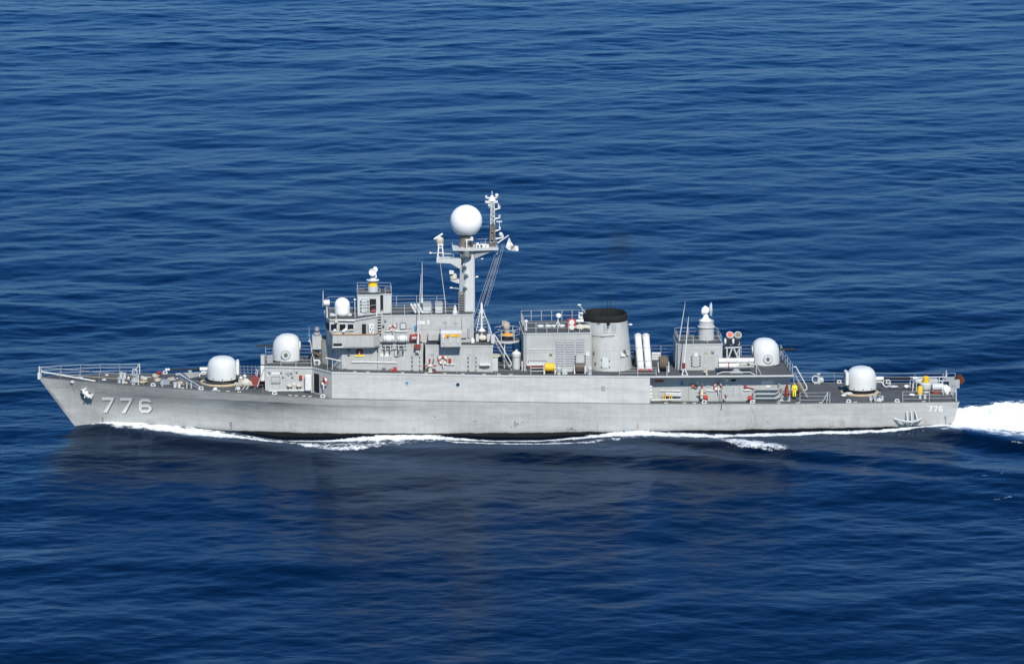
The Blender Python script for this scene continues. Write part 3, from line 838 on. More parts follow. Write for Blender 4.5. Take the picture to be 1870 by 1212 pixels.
# middle block fittings
door(856, 868, 649, 678, YH, mid)
bar(810, 665, 830, 665.5, YH, .055, "white", mid)
plate("shelf", 876, 895, 665, 667.5, YH, .35, "white", mid); plate("shelf_bracket", 880, 891, 667.5, 671, YH, .2, "grey_dark", mid)
plate("sign_plate", 787, 793, 645.5, 650, YH, .03, "grey_mid", mid); plate("conduit", 798.5, 799.5, 650, 660, YH, .05, "red_brown", mid)
plate("hose_box", 819, 824, 655, 663, YH, .12, "red", mid)
p = P(785.5, 676, YH-.5)
hy = MB().lathe([(.36,-.05),(.36,.1),(.2,.25),(.16,.7),(.3,.75),(.3,.82),(.14,.95),(.1,1.25),(0,1.3)], (p.x, p.y, p.z-.35), 14).build("fire_hydrant", "cream", mid, smooth=35)
z0 = p.z-.35
MB().tube((p.x-.62, p.y, z0+.78), (p.x+.62, p.y, z0+.78), .07).tube((p.x-.05, p.y-.2, z0+1.15), (p.x-.05, p.y-.2, z0+1.5), .08).build("handwheel", "red", hy)
MB().torus((p.x+.45, p.y-.1, z0+.05), .22, .09, axis='Y', n=12, m=6).build("hose_coil", "red_brown", hy)
bar(790.5, 664, 792, 655, YH-.3, .05, "grey_dark", mid, "nozzle")
# equipment basket with its orange gear
o = plate("equipment_basket", 805, 842.5, 604, 633, YH+.35, 1.45, "grey", mid)
a, b = P(805, 604, YH-1.1), P(842.5, 610, YH-1.1)
MB().box(a.x-.02, b.x+.02, YH-1.12, YH-1.0, b.z+.05, a.z+.03).build("basket_rim", "white", o)
plate("basket_gear", 812.5, 820, 610.5, 617, YH-1.1, .06, "orange", o, bevel=.03); plate("basket_gear", 822, 832, 610.5, 614.5, YH-1.1, .05, "yellow", o); plate("basket_gear", 833, 839.5, 610, 615.5, YH-1.1, .06, "orange", o)
plate("basket_gear", 817, 819, 613, 616, YH-1.16, .05, "black", o)
plate("basket_gear", 808, 812, 610.5, 616, YH-1.1, .05, "white", o)
for px in (808, 821.5, 835): plate("basket_rib", px, px+3, 616, 626.5, YH-1.1, .07, "grey_light", o)
plate("red_locker", 749, 768, 612.5, 620.5, -2.4, .6, "red", mid); plate("locker_panel", 752, 765, 614.5, 618.5, -3.0, .05, "grey_light", mid)
MB().box(P(781, 612, -2.4).x, P(805, 612, -2.4).x, -2.9, -2.3, P(781, 622, -2.9).z, P(781, 610, -2.9).z).build("deck_locker", "grey", mid, bevel=.04)

# ------------------------------------------------------------------ wheelhouse (02 level)
XB0 = P(588.5, 583, -1.5).x; XB1 = P(602, 600, -3.0).x; XB2 = P(650, 600, -3.0).x; XB3 = P(690, 600, -2.3).x; XB4 = P(865.5, 600, -2.3).x
Z3 = 10.72; Z3b = 10.92
wh = symhouse([(XB0+.35, 1.5), (XB1, 3.0), (XB2, 3.0), (P(668, 600, -2.8).x, 2.75), (XB3, 2.3)], Z2-.05, lambda x: float(np.interp(x, [XB2, XB3], [Z3, Z3b])), "wheelhouse", "grey", ship, lip=.14, smooth=25)
mh = symhouse([(XB3+.02, 2.3), (-8, 2.3), (P(858, 600, -2.3).x, 2.3), (XB4, 2.0)], Z2-.06, Z3b, "radar_room", "grey", ship, lip=.05, smooth=25)
YW = -3.0
for px0, px1 in ((603.5, 615.5), (619.5, 631.5), (634.5, 646)):
    w = plate("window", px0, px1, 591.5, 604, YW, .03, "glass", wh)
    mb = MB(); a, b = P(px0, 591.5, YW-.05), P(px1, 604, YW-.05)
    mb.path([(a.x, YW-.05, a.z), (b.x, YW-.05, a.z), (b.x, YW-.05, b.z), (a.x, YW-.05, b.z), (a.x, YW-.05, a.z)], .035, 4); mb.build("window_frame", "grey_light", wh)
# windows round the front, in the angled corner and across the nose
def facet_window(a, b, t0, t1, z0, z1, parent):
    a, b = Vector((a[0], a[1], 0)), Vector((b[0], b[1], 0)); n = Vector((b.y-a.y, -(b.x-a.x), 0)).normalized()
    if n.x > 0: n = -n
    p, q = a.lerp(b, t0)+n*.03, a.lerp(b, t1)+n*.03
    vs = [p+Vector((0,0,z0)), q+Vector((0,0,z0)), q+Vector((0,0,z1)), p+Vector((0,0,z1))]
    bk = [v-n*.06 for v in vs]
    MB().add(vs+bk, [(0,1,2,3),(7,6,5,4),(0,4,5,1),(1,5,6,2),(2,6,7,3),(3,7,4,0)]).build("window", "glass", parent)
zw0, zw1 = P(610, 604, YW).z, P(610, 591.5, YW).z
for sg in (-1, 1):
    facet_window((XB0+.35, sg*1.5), (XB1, sg*3.0), .12, .88, zw0, zw1, wh)
for k in range(3): facet_window((XB0+.35, -1.5), (XB0+.35, 1.5), .06+k*.32, .30+k*.32, zw0, zw1, wh)
plate("pelorus_shelf", 613, 652, 607.6, 609.4, YW-.35, .2, "cream", wh)
# things standing in the wing: signal lamp, chairs, covers
p = P(611.5, 604, -3.7)
MB().tube((p.x, p.y, 8.4), p, .06).lathe([(.1,-.1),(.2,.0),(.12,.12),(.05,.2)], p, 12).build("pelorus", "white", wh, smooth=40)
a, b = P(626, 605.5, -3.7), P(634, 600.5, -3.7)
MB().tube(a, b, .15, .17, n=10).tube((a+b)/2, ((a+b)/2).xy.to_3d()+Vector((0,0,8.4)), .05).build("signal_lamp", "white", wh)
a = P(641, 603, -3.6)
MB().blob(a, .3, .15, .08, 4, .3).build("folded_cover", "cream", wh, smooth=60)
# bridge wing
WX0, WX1, WX2 = P(607.5, 620, -4.45).x, P(682.5, 620, -4.45).x, P(693.5, 620, -3.7).x
zt, zb_ = P(645, 611.5, -4.45).z, P(645, 634, -4.45).z
wing_poly = [(WX0, -4.45), (WX1, -4.45), (WX2, -3.75), (WX2, -2.4), (WX0-.2, -2.4), (WX0-.2, -3.05)]
mb = MB(); n = 5
outer = [(WX0-.2, -3.05), (WX0, -4.45), (WX1, -4.45), (WX2, -3.75), (WX2, -2.75)]
inner = [(WX0-.12, -3.05), (WX0+.05, -4.37), (WX1-.02, -4.37), (WX2-.08, -3.7), (WX2-.08, -2.75)]
vs = [(x, y, zb_) for x, y in outer]+[(x, y, zt) for x, y in outer]+[(x, y, zb_) for x, y in inner]+[(x, y, zt) for x, y in inner]
fs = []
for i in range(4):
    fs += [(i, i+1, 5+i+1, 5+i), (10+i+1, 10+i, 15+i, 15+i+1), (5+i, 5+i+1, 15+i+1, 15+i), (i+1, i, 10+i, 10+i+1)]
fs += [(0,5,15,10), (4,14,19,9)]
mb.add(vs, fs)
wing = mb.build("bridge_wing", "grey", ship)
MB().prism(wing_poly, zb_-.05, zb_+.06).build("wing_floor", "grey", wing)
mb = MB()
for a, b in zip(outer[:-1], outer[1:]): mb.tube((a[0], a[1], zt+.03), (b[0], b[1], zt+.03), .055, n=6)
mb.build("wing_rail_cap", "wood", wing)
plate("wing_opening", 608.5, 624.5, 627, 632, -4.44, .025, "opening", wing)
mb = MB().tube(P(607, 633.8, -4.5), P(626, 633.8, -4.5), .06); mb.build("wing_edge_pipe", "white", wing)
for px in (690, 612): 
    p = P(px, 634, -4.3); mb = MB().add([(p.x, -4.3, zb_), (p.x, -3.6, zb_), (p.x, -3.6, zb_-.75), (p.x+.05, -4.3, zb_), (p.x+.05, -3.6, zb_), (p.x+.05, -3.6, zb_-.75)], [(0,1,2),(5,4,3),(0,3,4,1),(1,4,5,2),(2,5,3,0)]); mb.build("wing_bracket", "grey", wing)
# starboard wing, mirrored, so the bridge is whole from any side
ws = dup(wing); ws.scale = (1, -1, 1)
# port door of the wheelhouse, opened back against the wall
a, b = P(661, 591.5, -2.78), P(668.5, 610.5, -2.78)
MB().box(a.x, b.x, -2.93, -2.7, b.z, a.z).build("doorway", "opening", wh)
o = plate("door", 672.5, 684, 591, 610.5, -2.75, .2, "grey_light", wh, bevel=.06, label="door swung open, its pale inner side showing")
plate("door_plate", 674, 683, 592.5, 609, -2.95, .03, "white", o)
for px, py in ((678,595),(675.5,600),(680,601),(678,605)): plate("door_dogs", px, px+2, py, py+2, -2.98, .05, "grey_dark", o)
# vertical ladder recess beside the wing
plate("ladder_recess", 690.5, 696, 579, 612, -2.32, .10, "opening", mh)
for k in range(6): plate("rung", 690.5, 696, 581+k*5.2, 582.2+k*5.2, -2.42, .06, "white", mh)
YM = -2.3
plate("window_box", 731.5, 740.5, 590, 600, YM, .06, "grey_light", mh); plate("window_box", 742, 753, 589.5, 600, YM, .05, "grey", mh)
mb = MB(); a = P(731, 589.5, YM); b = P(741, 600.5, YM)
mb.path([(a.x, YM-.07, a.z), (b.x, YM-.07, a.z), (b.x, YM-.07, b.z), (a.x, YM-.07, b.z), (a.x, YM-.07, a.z)], .03, 4); mb.build("window_frame", "grey_dark", mh)
bar(703, 604.5, 743, 605, YM, .06, "white", mh)
plate("conduit", 724, 725, 589, 598, YM, .05, "red_brown", mh)
plate("tank_bracket", 756.5, 761.5, 595, 603, YM, .12, "blue", mh)
plate("name_board", 762, 776, 586.5, 592.5, YM, .04, "white", mh); plate("name_board", 780, 784, 584.5, 592.5, YM, .04, "white", mh)
plate("sign_plate", 809, 815.5, 587, 591.5, YM, .03, "grey_mid", mh); plate("sign_plate", 829, 835.5, 589, 592, YM, .03, "grey_mid", mh)
plate("junction_box", 803, 812, 593, 601, YM, .08, "grey", mh); plate("junction_box", 804, 810, 599.5, 601.5, YM, .25, "grey_dark", mh)
plate("junction_box", 704, 709, 601, 604, YM, .12, "grey_mid", mh); lamp_box(704, 584, YM-.06, .12, mh, "deck_light", "grey_mid"); lamp_box(700, 595, YM-.06, .1, mh, "deck_light", "grey_dark")
plate("vent_panel", 842, 852, 606, 617, YM, .2, "grey", mh); plate("vent_panel", 854, 858, 600, 617, YM, .1, "grey_mid", mh)
bar(843, 580, 843, 604, YM, .02, "grey_dark", mh, "conduit", .02)
bar(766, 600, 803, 600.5, YM, .03, "grey_light", mh, "conduit", .03)

# guard rails of the wheelhouse roof and the deck abaft it
zr = Z3+.09
rail([(XB0+.35, 1.4, zr), (XB0+.3, -1.5, zr), (XB1+.05, -3.0, zr), (XB2, -3.0, zr), (P(668, 600, -2.7).x, -2.75, zr+.1), (P(690, 600, -2.3).x, -2.3, zr+.2)], wh, h=1.05, wires=2, step=1.7)
rail([(XB0+.35, 1.5, zr), (XB1, 3.0, zr), (XB2, 3.0, zr), (XB3, 2.3, zr+.2)], wh, h=1.05, wires=2, step=1.7)
zm = Z3b+.09
rail([(P(714, 600, -2.25).x, -2.25, zm), (P(838, 600, -2.25).x, -2.25, zm)], mh, h=1.0, wires=3, step=1.35)
rail([(XB3, 2.25, zm), (XB4-1.4, 2.25, zm)], mh, h=1.0, wires=3, step=1.8)
# roof: lookout cabin with ladder and door
cx0, cx1, cx2 = P(653, 560, -1.6).x, P(696, 560, -1.6).x, P(715, 560, -1.2).x
zc = P(683, 539.5, -1.6).z
cab = symhouse([(cx0, 1.6), (cx0+.7, 1.6), (cx1, 1.6), (cx1+.05, 1.25), (cx2, 1.25)], zr-.1, zc, "lookout_cabin", "grey_light", ship, lip=.04)
d = door(660, 671, 547, 570, -1.6, cab, "grey_light"); d["label"] = "white ribbed door"
for k in range(3): plate("door_rib", 660.5, 670.5, 551+k*5.2, 552+k*5.2, -1.69, .05, "grey_mid", cab)
plate("doorway", 675, 687, 546, 570, -1.61, .06, "opening", cab); plate("fire_point", 679, 686, 564, 569.5, -1.66, .1, "red", cab)
plate("ladder_recess", 694.5, 700, 539, 568, -1.62, .05, "opening", cab)
rail([(cx0+.05, 1.55, zc+.08), (cx0+.05, -1.55, zc+.08), (cx1-.1, -1.55, zc+.08)], cab, h=.62, wires=2, step=1.6)
rail([(cx1+.4, -1.2, zc+.08), (cx2, -1.2, zc+.08), (cx2, 1.2, zc+.08), (cx0+.05, 1.55, zc+.08)], cab, h=.62, wires=2, step=1.6)
for px in (687.5, 697.5): bar(px, 566, px, 576, -2.3, .05, "white", cab, "handrail", .0)
# fire control director on the cabin
p = P(681, 537, 0); q = Vector((p.x, 0, zc+.06))
dr = MB().lathe([(.50,0),(.50,.42),(.44,.70),(.36,.95),(.30,1.12)], q, 24).build("director", "grey_light", ship, smooth=35)
MB().lathe([(.60,1.10),(.62,1.17),(.30,1.22),(.24,1.42),(.14,1.5)], q, 24).build("director_collar", "white", dr, smooth=35)
MB().lathe([(.475,.58),(.41,.90),(.33,1.10)], q, 24).build("yellow_band", "yellow", dr, smooth=35)
h = q+Vector((.02, 0, 1.5))
MB().tube(h, h+Vector((.03,0,.22)), .14, n=10).box(h.x-.17, h.x+.2, -.28, .28, h.z+.18, h.z+.62).build("director_yoke", "white", dr, bevel=.05)
MB().lathe([(.05,.0),(.26,.1),(.36,.26),(.33,.26),(.2,.14)], (h.x-.05, -.3, h.z+.5), 18, axis='Y', fn=lambda v: [v[0], -v[1], v[2]]).build("radar_dish", "radome_white", dr, smooth=40)
MB().lathe([(.22,.0),(.22,.5)], (h.x+.22, -.2, h.z+.68), 14, axis='Y').tube((h.x-.25, -.1, h.z+.15), (h.x-.05, -.1, h.z+.35), .11).tube((h.x+.28, -.1, h.z-.1), (h.x+.2, -.1, h.z+.25), .1).build("director_sensor", "radome_white", dr, smooth=40)
# satellite dome, small dishes and wands on the wheelhouse roof
p = P(625, 566, -.9); r = .735
prof = [(r*.82,-.02),(r*.95,.08),(r,.25),(r,.95)]+[(r*math.cos(t), .95+r*math.sin(t)*.98) for t in np.linspace(.1, 1.55, 10)]
dm = MB().lathe(prof, (p.x, -.9, zr+.02), 32).build("satellite_dome", "radome_white", ship, smooth=40)
MB().box(p.x-1.2, p.x+.9, -1.3, -.2, zr-.01, zr+.07).build("dome_base", "white", dm)
a = P(597, 553, -2.0)
MB().tube((a.x, -2, zr), (a.x-.05, -2, a.z-.2), .1, n=8).lathe([(.28,-.3),(.3,.25)], (a.x, -2, a.z), 14, axis='X').build("searchlight", "white", ship, smooth=40)
MB().tube((a.x-.1, -2.2, zr), (a.x-.1, -2.2, a.z-.3), .06).build("searchlight_post", "grey_dark", ship)
whip(590, 560, 590, 530, -1.6, ship, .06, "grey_light", .08)
p = P(648, 560, -2.2); MB().tube((p.x, -2.2, zr), (p.x, -2.2, P(648, 549, -2.2).z), .035).lathe([(.02,-.14),(.15,0),(.02,.14)], P(648, 547.5, -2.2), 12).build("small_antenna", "white", ship)
p = P(614, 585, -3.15); MB().box(p.x-.15, p.x+.15, -3.3, -3.0, p.z-.2, p.z+.12).tube(p, p+Vector((0,0,.6)), .03).build("side_light", "cream", wh)
bar(615, 584.5, 648, 585.5, -3.15, .06, "white", wh, "pipe", .02)
# lockers and cowls on the deck abaft the cabin
for px0, px1, y0 in ((772.5, 787, -1.4), (795, 808, -1.4)):
    a, b = P(px0, 560, y0), P(px1, 560, y0)
    o = MB().box(a.x, b.x, y0, y0+.9, zm-.02, zm+.62).build("deck_locker", "grey_light", ship)
    MB().box(a.x-.02, b.x+.02, y0-.02, y0+.93, zm+.62, zm+.98).build("locker_lid", "grey_mid", o)
for k in range(3):
    a = P(750+k*6, 560, -1.9); MB().tube((a.x-.0, -1.9, zm+1.0), (a.x+.5, -1.9, zm+.1), .12, n=8).build("flare_tube", "white", ship)
p = P(831, 566, -1.8); MB().lathe([(.28,0),(.14,.55),(.1,.8)], (p.x, -1.8, zm-.02), 12).build("vent_cowl", "white", ship, smooth=40)

# life raft rack brackets on the lower house
rack = MB()
for px in (703.5, 713, 728, 737.5):
    a = P(px, 627, -4.35); rack.tube((a.x, -4.35, Z2+.1), (a.x, -4.35, Z2-.35), .05).tube((a.x, -4.35, Z2+.02), (a.x-.05, -3.55, Z2-1.0), .045).tube((a.x, -4.35, Z2+.02), (a.x, -3.4, Z2+.02), .045)
rack.tube((P(699,627,-4.2).x, -4.2, Z2+.08), (P(744,627,-4.2).x, -4.2, Z2+.08), .05)
rack.build("raft_rack", "grey_light", low)

# ------------------------------------------------------------------ mast
def ngon(x0, x1, y, c):
    return [(x0+c, -y), (x1-c*.25, -y), (x1, -y+c*.25), (x1, y-c*.25), (x1-c*.25, y), (x0+c, y), (x0, y-c), (x0, -y+c)]
ma, mb_ = P(837, 577, 0), P(866.5, 577, 0); mt0, mt1 = P(841.5, 456, 0), P(866, 456, 0)
zmt = P(850, 455, 0).z
mast = MB().prism(ngon(ma.x, mb_.x, .95, .62), Z3b, zmt, ngon(mt0.x, mt1.x, .7, .5)).build("mast", "grey_light", ship)
# grille strip at the foot of the forward facet
for px, py in ((851,468),(849,485),(852,501),(850,524)):
    p = P(px, py, -.9); o = MB().box(p.x-.2, p.x+.2, -1.12, -.6, p.z-.13, p.z+.16).build("mast_light", "grey_light", mast, bevel=.06)
    MB().lathe([(.11,-.12),(.11,.0)], (p.x-.05, -1.12, p.z), 10, axis='Y').build("light_lens", "grey_dark", o)
p = P(852, 466, -1.0); MB().lathe([(.5,-.08),(.42,.02),(.3,.35),(.1,.5)], (p.x, -1.0, p.z), 18).build("dome_sensor", "grey_dark", mast, smooth=40)
p = P(842, 553, -.9)
mb = MB()
for k in range(9): mb.box(p.x-.28, p.x+.32, -1.08, -.9, p.z-.95+k*.24, p.z-.82+k*.24)
mb.build("cable_run", "mast_steel", mast)
# forward platform with lattice tower and navigation radar
pz = P(815, 473, 0).z
pl = MB().sideprism([(P(796.5,470,0).x, pz+.12), (P(796.5,476,0).x, pz-.22), (P(822,477,0).x, pz-.3), (P(840,484,0).x, pz-.85), (P(842,470,0).x, pz+.12)], -.75, .75).build("forward_platform", "grey_light", mast)
mb = MB(); t0, t1 = P(799.5, 470, 0), P(806.5, 446, 0)
bx = [(P(798.5,470,0).x, s*.6, pz+.12) for s in (-1,1)]+[(P(809.5,470,0).x, s*.6, pz+.12) for s in (-1,1)]
tx = [(P(801,447,0).x, s*.3, P(801,447,0).z) for s in (-1,1)]+[(P(807,447,0).x, s*.3, P(801,447,0).z) for s in (-1,1)]
for a, b in zip(bx, tx): mb.tube(a, b, .07)
for t in (.1, .45, .8):
    q = [Vector(a).lerp(Vector(b), t) for a, b in zip(bx, tx)]
    for i, j in ((0,1),(1,3),(3,2),(2,0)): mb.tube(q[i], q[j], .045)
mb.box(tx[0][0]-.12, tx[2][0]+.12, -.4, .4, tx[0][2]-.02, tx[0][2]+.12)
lt = mb.build("radar_tower", "white", mast)
z = tx[0][2]+.12; cx = (tx[0][0]+tx[2][0])/2
MB().lathe([(.3,0),(.38,.1),(.38,.45),(.2,.62)], (cx-.05, 0, z), 14).build("radar_motor", "cream", lt, smooth=40)
a, b = P(792.5, 437, -.3), P(808, 427, .3)
MB().tube((cx-.05,0,z+.5), (cx-.05,0,(a.z+b.z)/2), .08).tube(a, b, .09, n=8).build("radar_scanner", "white", lt)
rail([(P(810,470,-.7).x, -.7, pz+.12), (P(828,470,-.7).x, -.7, pz+.12)], pl, h=.45, wires=2, step=.9)
for px, py, s in ((786,462,.16),(824,597/1.15,.0)): pass
# small sensor bracket lower on the mast
bz = P(830, 511, 0).z
MB().sideprism([(P(822,510.5,0).x, bz+.03), (P(827,513,0).x, bz-.12), (P(838,516,0).x, bz-.3), (P(839,510,0).x, bz+.05)], -.4, .4).build("sensor_bracket", "grey_light", mast)
p = P(828, 505, 0); MB().lathe([(.33,-.2),(.36,.05),(.25,.3)], (p.x, 0, p.z), 14).build("sensor_drum", "cream", mast, smooth=40)
p = P(824, 496.5, 0); MB().box(p.x-.2, p.x+.22, -.5, .5, p.z-.12, p.z+.16).tube(p, p+Vector((.1,0,-.4)), .08).build("radar_bar", "white", mast)
for px, py, Y in ((786,462,0),(824,525.5,0),(833,489,0),(880,472.5,-.3),(871,505.5,0)):
    p = P(px, py, Y); c = mt0.x if px < 850 else mt1.x
    MB().tube((p.x, p.y, p.z), (c, 0, p.z-.12), .03).blob(p, .16, .14, .09, 1, .05, 10, 6).build("yard_light", "white", mast)
# top platform, radome and its pedestal
zp = P(860, 452, 0).z
tp = MB().prism([(P(826,452,0).x, -.9), (P(850,452,0).x, -1.25), (P(909,452,0).x, -.9), (P(909,452,0).x, .9), (P(850,452,0).x, 1.25), (P(826,452,0).x, .9)], zp-.12, zp+.10).build("top_platform", "grey_light", mast)
mb = MB()
for s in (-.75, .7):
    mb.sideprism([(P(866,470,0).x, P(866,470,0).z), (P(905,455,0).x, zp-.10), (P(866,455,0).x, zp-.10)], s, s+.05)
mb.sideprism([(P(842,466,0).x, P(842,466,0).z), (P(866,466,0).x, P(842,466,0).z), (P(874,455,0).x, zp-.1), (P(832,455,0).x, zp-.1)], -.68, .68)
mb.build("platform_bracket", "grey_mid", tp)
rail([(P(878,452,-.85).x, -.85, zp+.1), (P(907,452,-.85).x, -.85, zp+.1), (P(907,452,.85).x, .85, zp+.1), (P(866,452,.85).x, .85, zp+.1)], tp, h=.55, wires=1, step=1.4)
rail([(P(826,452,-.85).x, -.85, zp+.1), (P(826,452,.85).x, .85, zp+.1)], tp, h=.35, wires=1, step=1.4)
for px, w, hh in ((876,.28,.3),(882,.3,.35),(889,.2,.3),(872,.15,.45)):
    p = P(px, 448, -.4); MB().box(p.x-w, p.x+w, -.7, -.3, zp+.08, zp+.08+hh).build("sensor_box", "white", tp, bevel=.04)
pc = P(850.5, 450, 0); zr0 = P(850, 426.5, 0).z
ped = MB().lathe([(.72,0),(.56,zr0-zp-.06),(.62,zr0-zp+.05)], (pc.x, 0, zp+.08), 20).build("radome_pedestal", "mast_steel", mast, smooth=40)
rc = P(851.3, 403.5, 0); R = 1.53
prof = [(.15, -1.24), (R*math.cos(-.93), R*math.sin(-.93))]+[(R*math.cos(t), R*math.sin(t)) for t in np.linspace(-.85, 1.56, 26)]
MB().lathe(prof, (rc.x, 0, rc.z), 48).build("radome", "radome_white", mast, smooth=50)
p = P(853, 440, -.9)
yl = MB().tube(P(852, 461, -1.1), P(852, 438, -1.1), .07).tube(P(850, 438.5, -1.1), P(862, 437.5, -1.1), .07).box(P(859,436,-1.1).x, P(864,436,-1.1).x, -1.25, -.95, P(859,439,-1.1).z, P(859,433,-1.1).z)
yl.tube(P(852, 461, -1.1), P(858, 452, -1.1), .09).tube(P(843, 451, -1.1), P(852, 461, -1.1), .06).build("signal_yard", "white", tp)
# topmast lattice with its yards
zl0, zl1, zl2 = zp+.08, P(898, 409, 0).z, P(899, 369, 0).z
lx0, lx1 = P(894.5, 440, 0).x, P(903.5, 440, 0).x; ux0, ux1 = P(897, 369, 0).x, P(902, 369, 0).x
def lat(z):
    t = (z-zl0)/(zl2-zl0); return lerp(lx0, ux0, t), lerp(lx1, ux1, t), lerp(.34, .17, t)
def lattice(za, zb, n, r):
    mb = MB()
    for k in range(n):
        z0, z1 = lerp(za, zb, k/n), lerp(za, zb, (k+1)/n); a, b, c = lat(z0); d, e, f = lat(z1)
        A = [(a,-c,z0),(b,-c,z0),(b,c,z0),(a,c,z0)]; B = [(d,-f,z1),(e,-f,z1),(e,f,z1),(d,f,z1)]
        for i in range(4):
            mb.tube(A[i], B[i], r); mb.tube(B[i], B[(i+1) % 4], r*.7); mb.tube(A[i], B[(i+1) % 4], r*.6)
    return mb
tm = lattice(zl1, zl2, 5, .06).build("topmast", "grey_light", mast)
lattice(zl0, zl1, 3, .07).box(lat(zl0)[0]+.1, lat(zl0)[1]-.1, -.15, .15, zl0, zl1).build("topmast_foot", "mast_steel", tm)
def yard(px0, py0, px1, py1, r=.055, tip=.09):
    a, b = P(px0, py0, 0), P(px1, py1, 0)
    MB().tube(a, b, r*1.7, r).tube(b-Vector((0,0,.02)), b+Vector((0,0,.28)), tip, n=8).build("yardarm", "white", tm)
yard(902, 383, 912, 381); yard(903, 400, 912, 398); yard(904, 422, 912.5, 419.5); yard(905, 436, 918, 434)
p = P(910, 381, 0); MB().tube(p, P(910.3, 372, 0), .06).build("small_antenna", "white", tm)
a = P(912, 419, 0); MB().tube(a, P(912, 405.5, 0), .035).tube(P(906.5, 405, 0), P(916.5, 405, 0), .07).build("small_antenna", "white", tm)
p = P(914.5, 428, 0); MB().lathe([(.1,-.2),(.2,0),(.16,.18)], p, 10).build("sensor_drum", "white", tm)
p = P(898.5, 365.5, 0)
MB().lathe([(.18,0),(.38,.12),(.3,.3),(.12,.62)], (p.x, 0, zl2), 14).tube((p.x-.62,0,zl2+.4),(p.x+.5,0,zl2+.4), .07).blob((p.x+.45,0,zl2+.62), .17,.17,.2,1,.05,10,7).blob((p.x-.55,0,zl2+.5), .1,.1,.16,1,.05,10,7).box(p.x-.65,p.x+.55,-.25,.25,zl2-.05,zl2+.1).tube((p.x,0,zl2+.6),(p.x,0,zl2+1.05), .04).build("masthead_beacon", "white", tm, smooth=40)
p = P(894, 374, 0); MB().box(p.x-.15, p.x+.3, -.15, .15, p.z-.12, p.z+.12).tube(P(893,378,0), P(898,381,0), .06).build("sensor_box", "grey_light", tm)
# gaff with the ensign
ga, gb = P(908.5, 444, -.3), P(929, 429.5, -.3)
gaff = MB().tube(ga, gb, .07, .05).build("gaff", "white", mast)
# halyards and stays
st = MB()
for (x0, y0), (x1, y1) in (((906,470),(877,556)),((908,470),(879,558)),((911,466),(884,560)),((918,446),(887,558)),((905,462),(866,578))):
    st.tube(P(x0, y0, -.4), P(x1, y1, -1.6), .014, n=4)
st.tube(P(921, 448, -.4), P(890, 558, -1.6), .012, n=4)
st.tube(P(803.5, 476, -.6), P(814, 557, -1.2), .025, n=4)
st.tube(P(803.5, 476, -.6), P(815, 570, -2.2), .02, n=4)
st.build("halyards", "wire", mast)
p = P(907.5, 461, -.4); MB().lathe([(.05,-.2),(.1,0),(.05,.2)], p, 8).build("yard_light", "white", mast)

# tripod signal mast abaft the mast
zq = Z2+.05-.02*(X(880,600,-1.5)+7)
tb, tt = P(880, 616, -1.5), P(879.5, 557, -1.5)
tri = MB().tube((tt.x, -1.5, zq), tt, .11, .09, n=8).build("tripod_mast", "white", ship)
MB().lathe([(.13,-.4),(.15,.0),(.09,.6),(.02,.75)], tt-Vector((0,0,.5)), 12).build("mast_cap", "white", tri, smooth=40)
mb = MB().tube(tt-Vector((-.1,0,.4)), P(898, 609, -2.2), .045).tube(tt-Vector((.1,0,.4)), P(866, 596, -.6), .04)
mb.tube(tt-Vector((.1,0,.4)), P(870, 604, -2.4), .04); mb.build("tripod_leg", "grey_light", tri)
mb = MB()
for k in range(8): a = P(879.5, 566+k*5.2, -1.5); mb.tube(a-Vector((.35,0,0)), a+Vector((.35,0,0)), .025, n=4)
mb.build("step_bars", "grey_light", tri)
MB().lathe([(.32,0),(.36,.06),(.16,.3)], P(880, 605, -1.5), 14).tube(P(881.5,579.5,-1.5), P(884.5,579.5,-1.5), .09).build("mast_fitting", "white", tri)
p = P(880.5, 614, -1.7); MB().blob((p.x, -1.8, zq+.3), .42, .4, .3, 3, .2).build("canvas_bundle", "cream", tri, smooth=60)
p = P(863, 618, -2.6); MB().lathe([(.2,0),(.22,.25),(.06,.5)], (p.x, -2.6, zq), 10).build("vent_cowl", "white", mid, smooth=40)
for px in (871.5, 892): p = P(px, 614, -2.0); MB().box(p.x-.14, p.x+.14, -2.2, -1.8, zq, zq+.7).build("deck_box", "grey_light", mid, bevel=.03)
rail([(X(860,620,-3.5), 3.5, zq), (XN-.05, 3.5, zq), (XN-.05, -.6, zq)], mid, h=1.0, wires=3, step=1.6)

# ------------------------------------------------------------------ round director platform
pp = P(926, 620, .3); zrp = P(926, 624.5, -.9).z; RR = 1.27
plat = MB().lathe([(RR*.9,-.16),(RR,-.12),(RR,.06)], (pp.x, .3, zrp), 36).build("round_platform", "grey_light", ship)
MB().lathe([(RR-.07,.05),(RR-.07,.075)], (pp.x, .3, zrp), 36).build("platform_deck", "deck", plat)
MB().box(X(896,622,.3), pp.x-RR*.9, -.5, 1.1, zrp-.05, zrp+.05).build("gangway", "grey_mid", plat)
mb = MB()
for k in range(18):
    t = 2*math.pi*k/18
    if abs(k-9) < 2: continue
    c, s = math.cos(t), math.sin(t); c2, s2 = math.cos(t+2*math.pi/18), math.sin(t+2*math.pi/18); r = RR-.04
    if k % 3 == 0: mb.tube((pp.x+r*c, .3+r*s, zrp+.05), (pp.x+r*c, .3+r*s, zrp+1.15), .035, n=5)
    for z in (.6, 1.12): mb.tube((pp.x+r*c, .3+r*s, zrp+z), (pp.x+r*c2, .3+r*s2, zrp+z), .028, n=4)
mb.build("railing", "grey_light", plat)
mb = MB()
for px, Y in ((919,.2),(937,.4),(950,1.0)): a = P(px, 630, Y); mb.tube((a.x, Y, Z01(a.x)+.05), (a.x, Y, zrp-.1), .07)
mb.build("platform_pillar", "grey_dark", plat)
z = zrp+.07
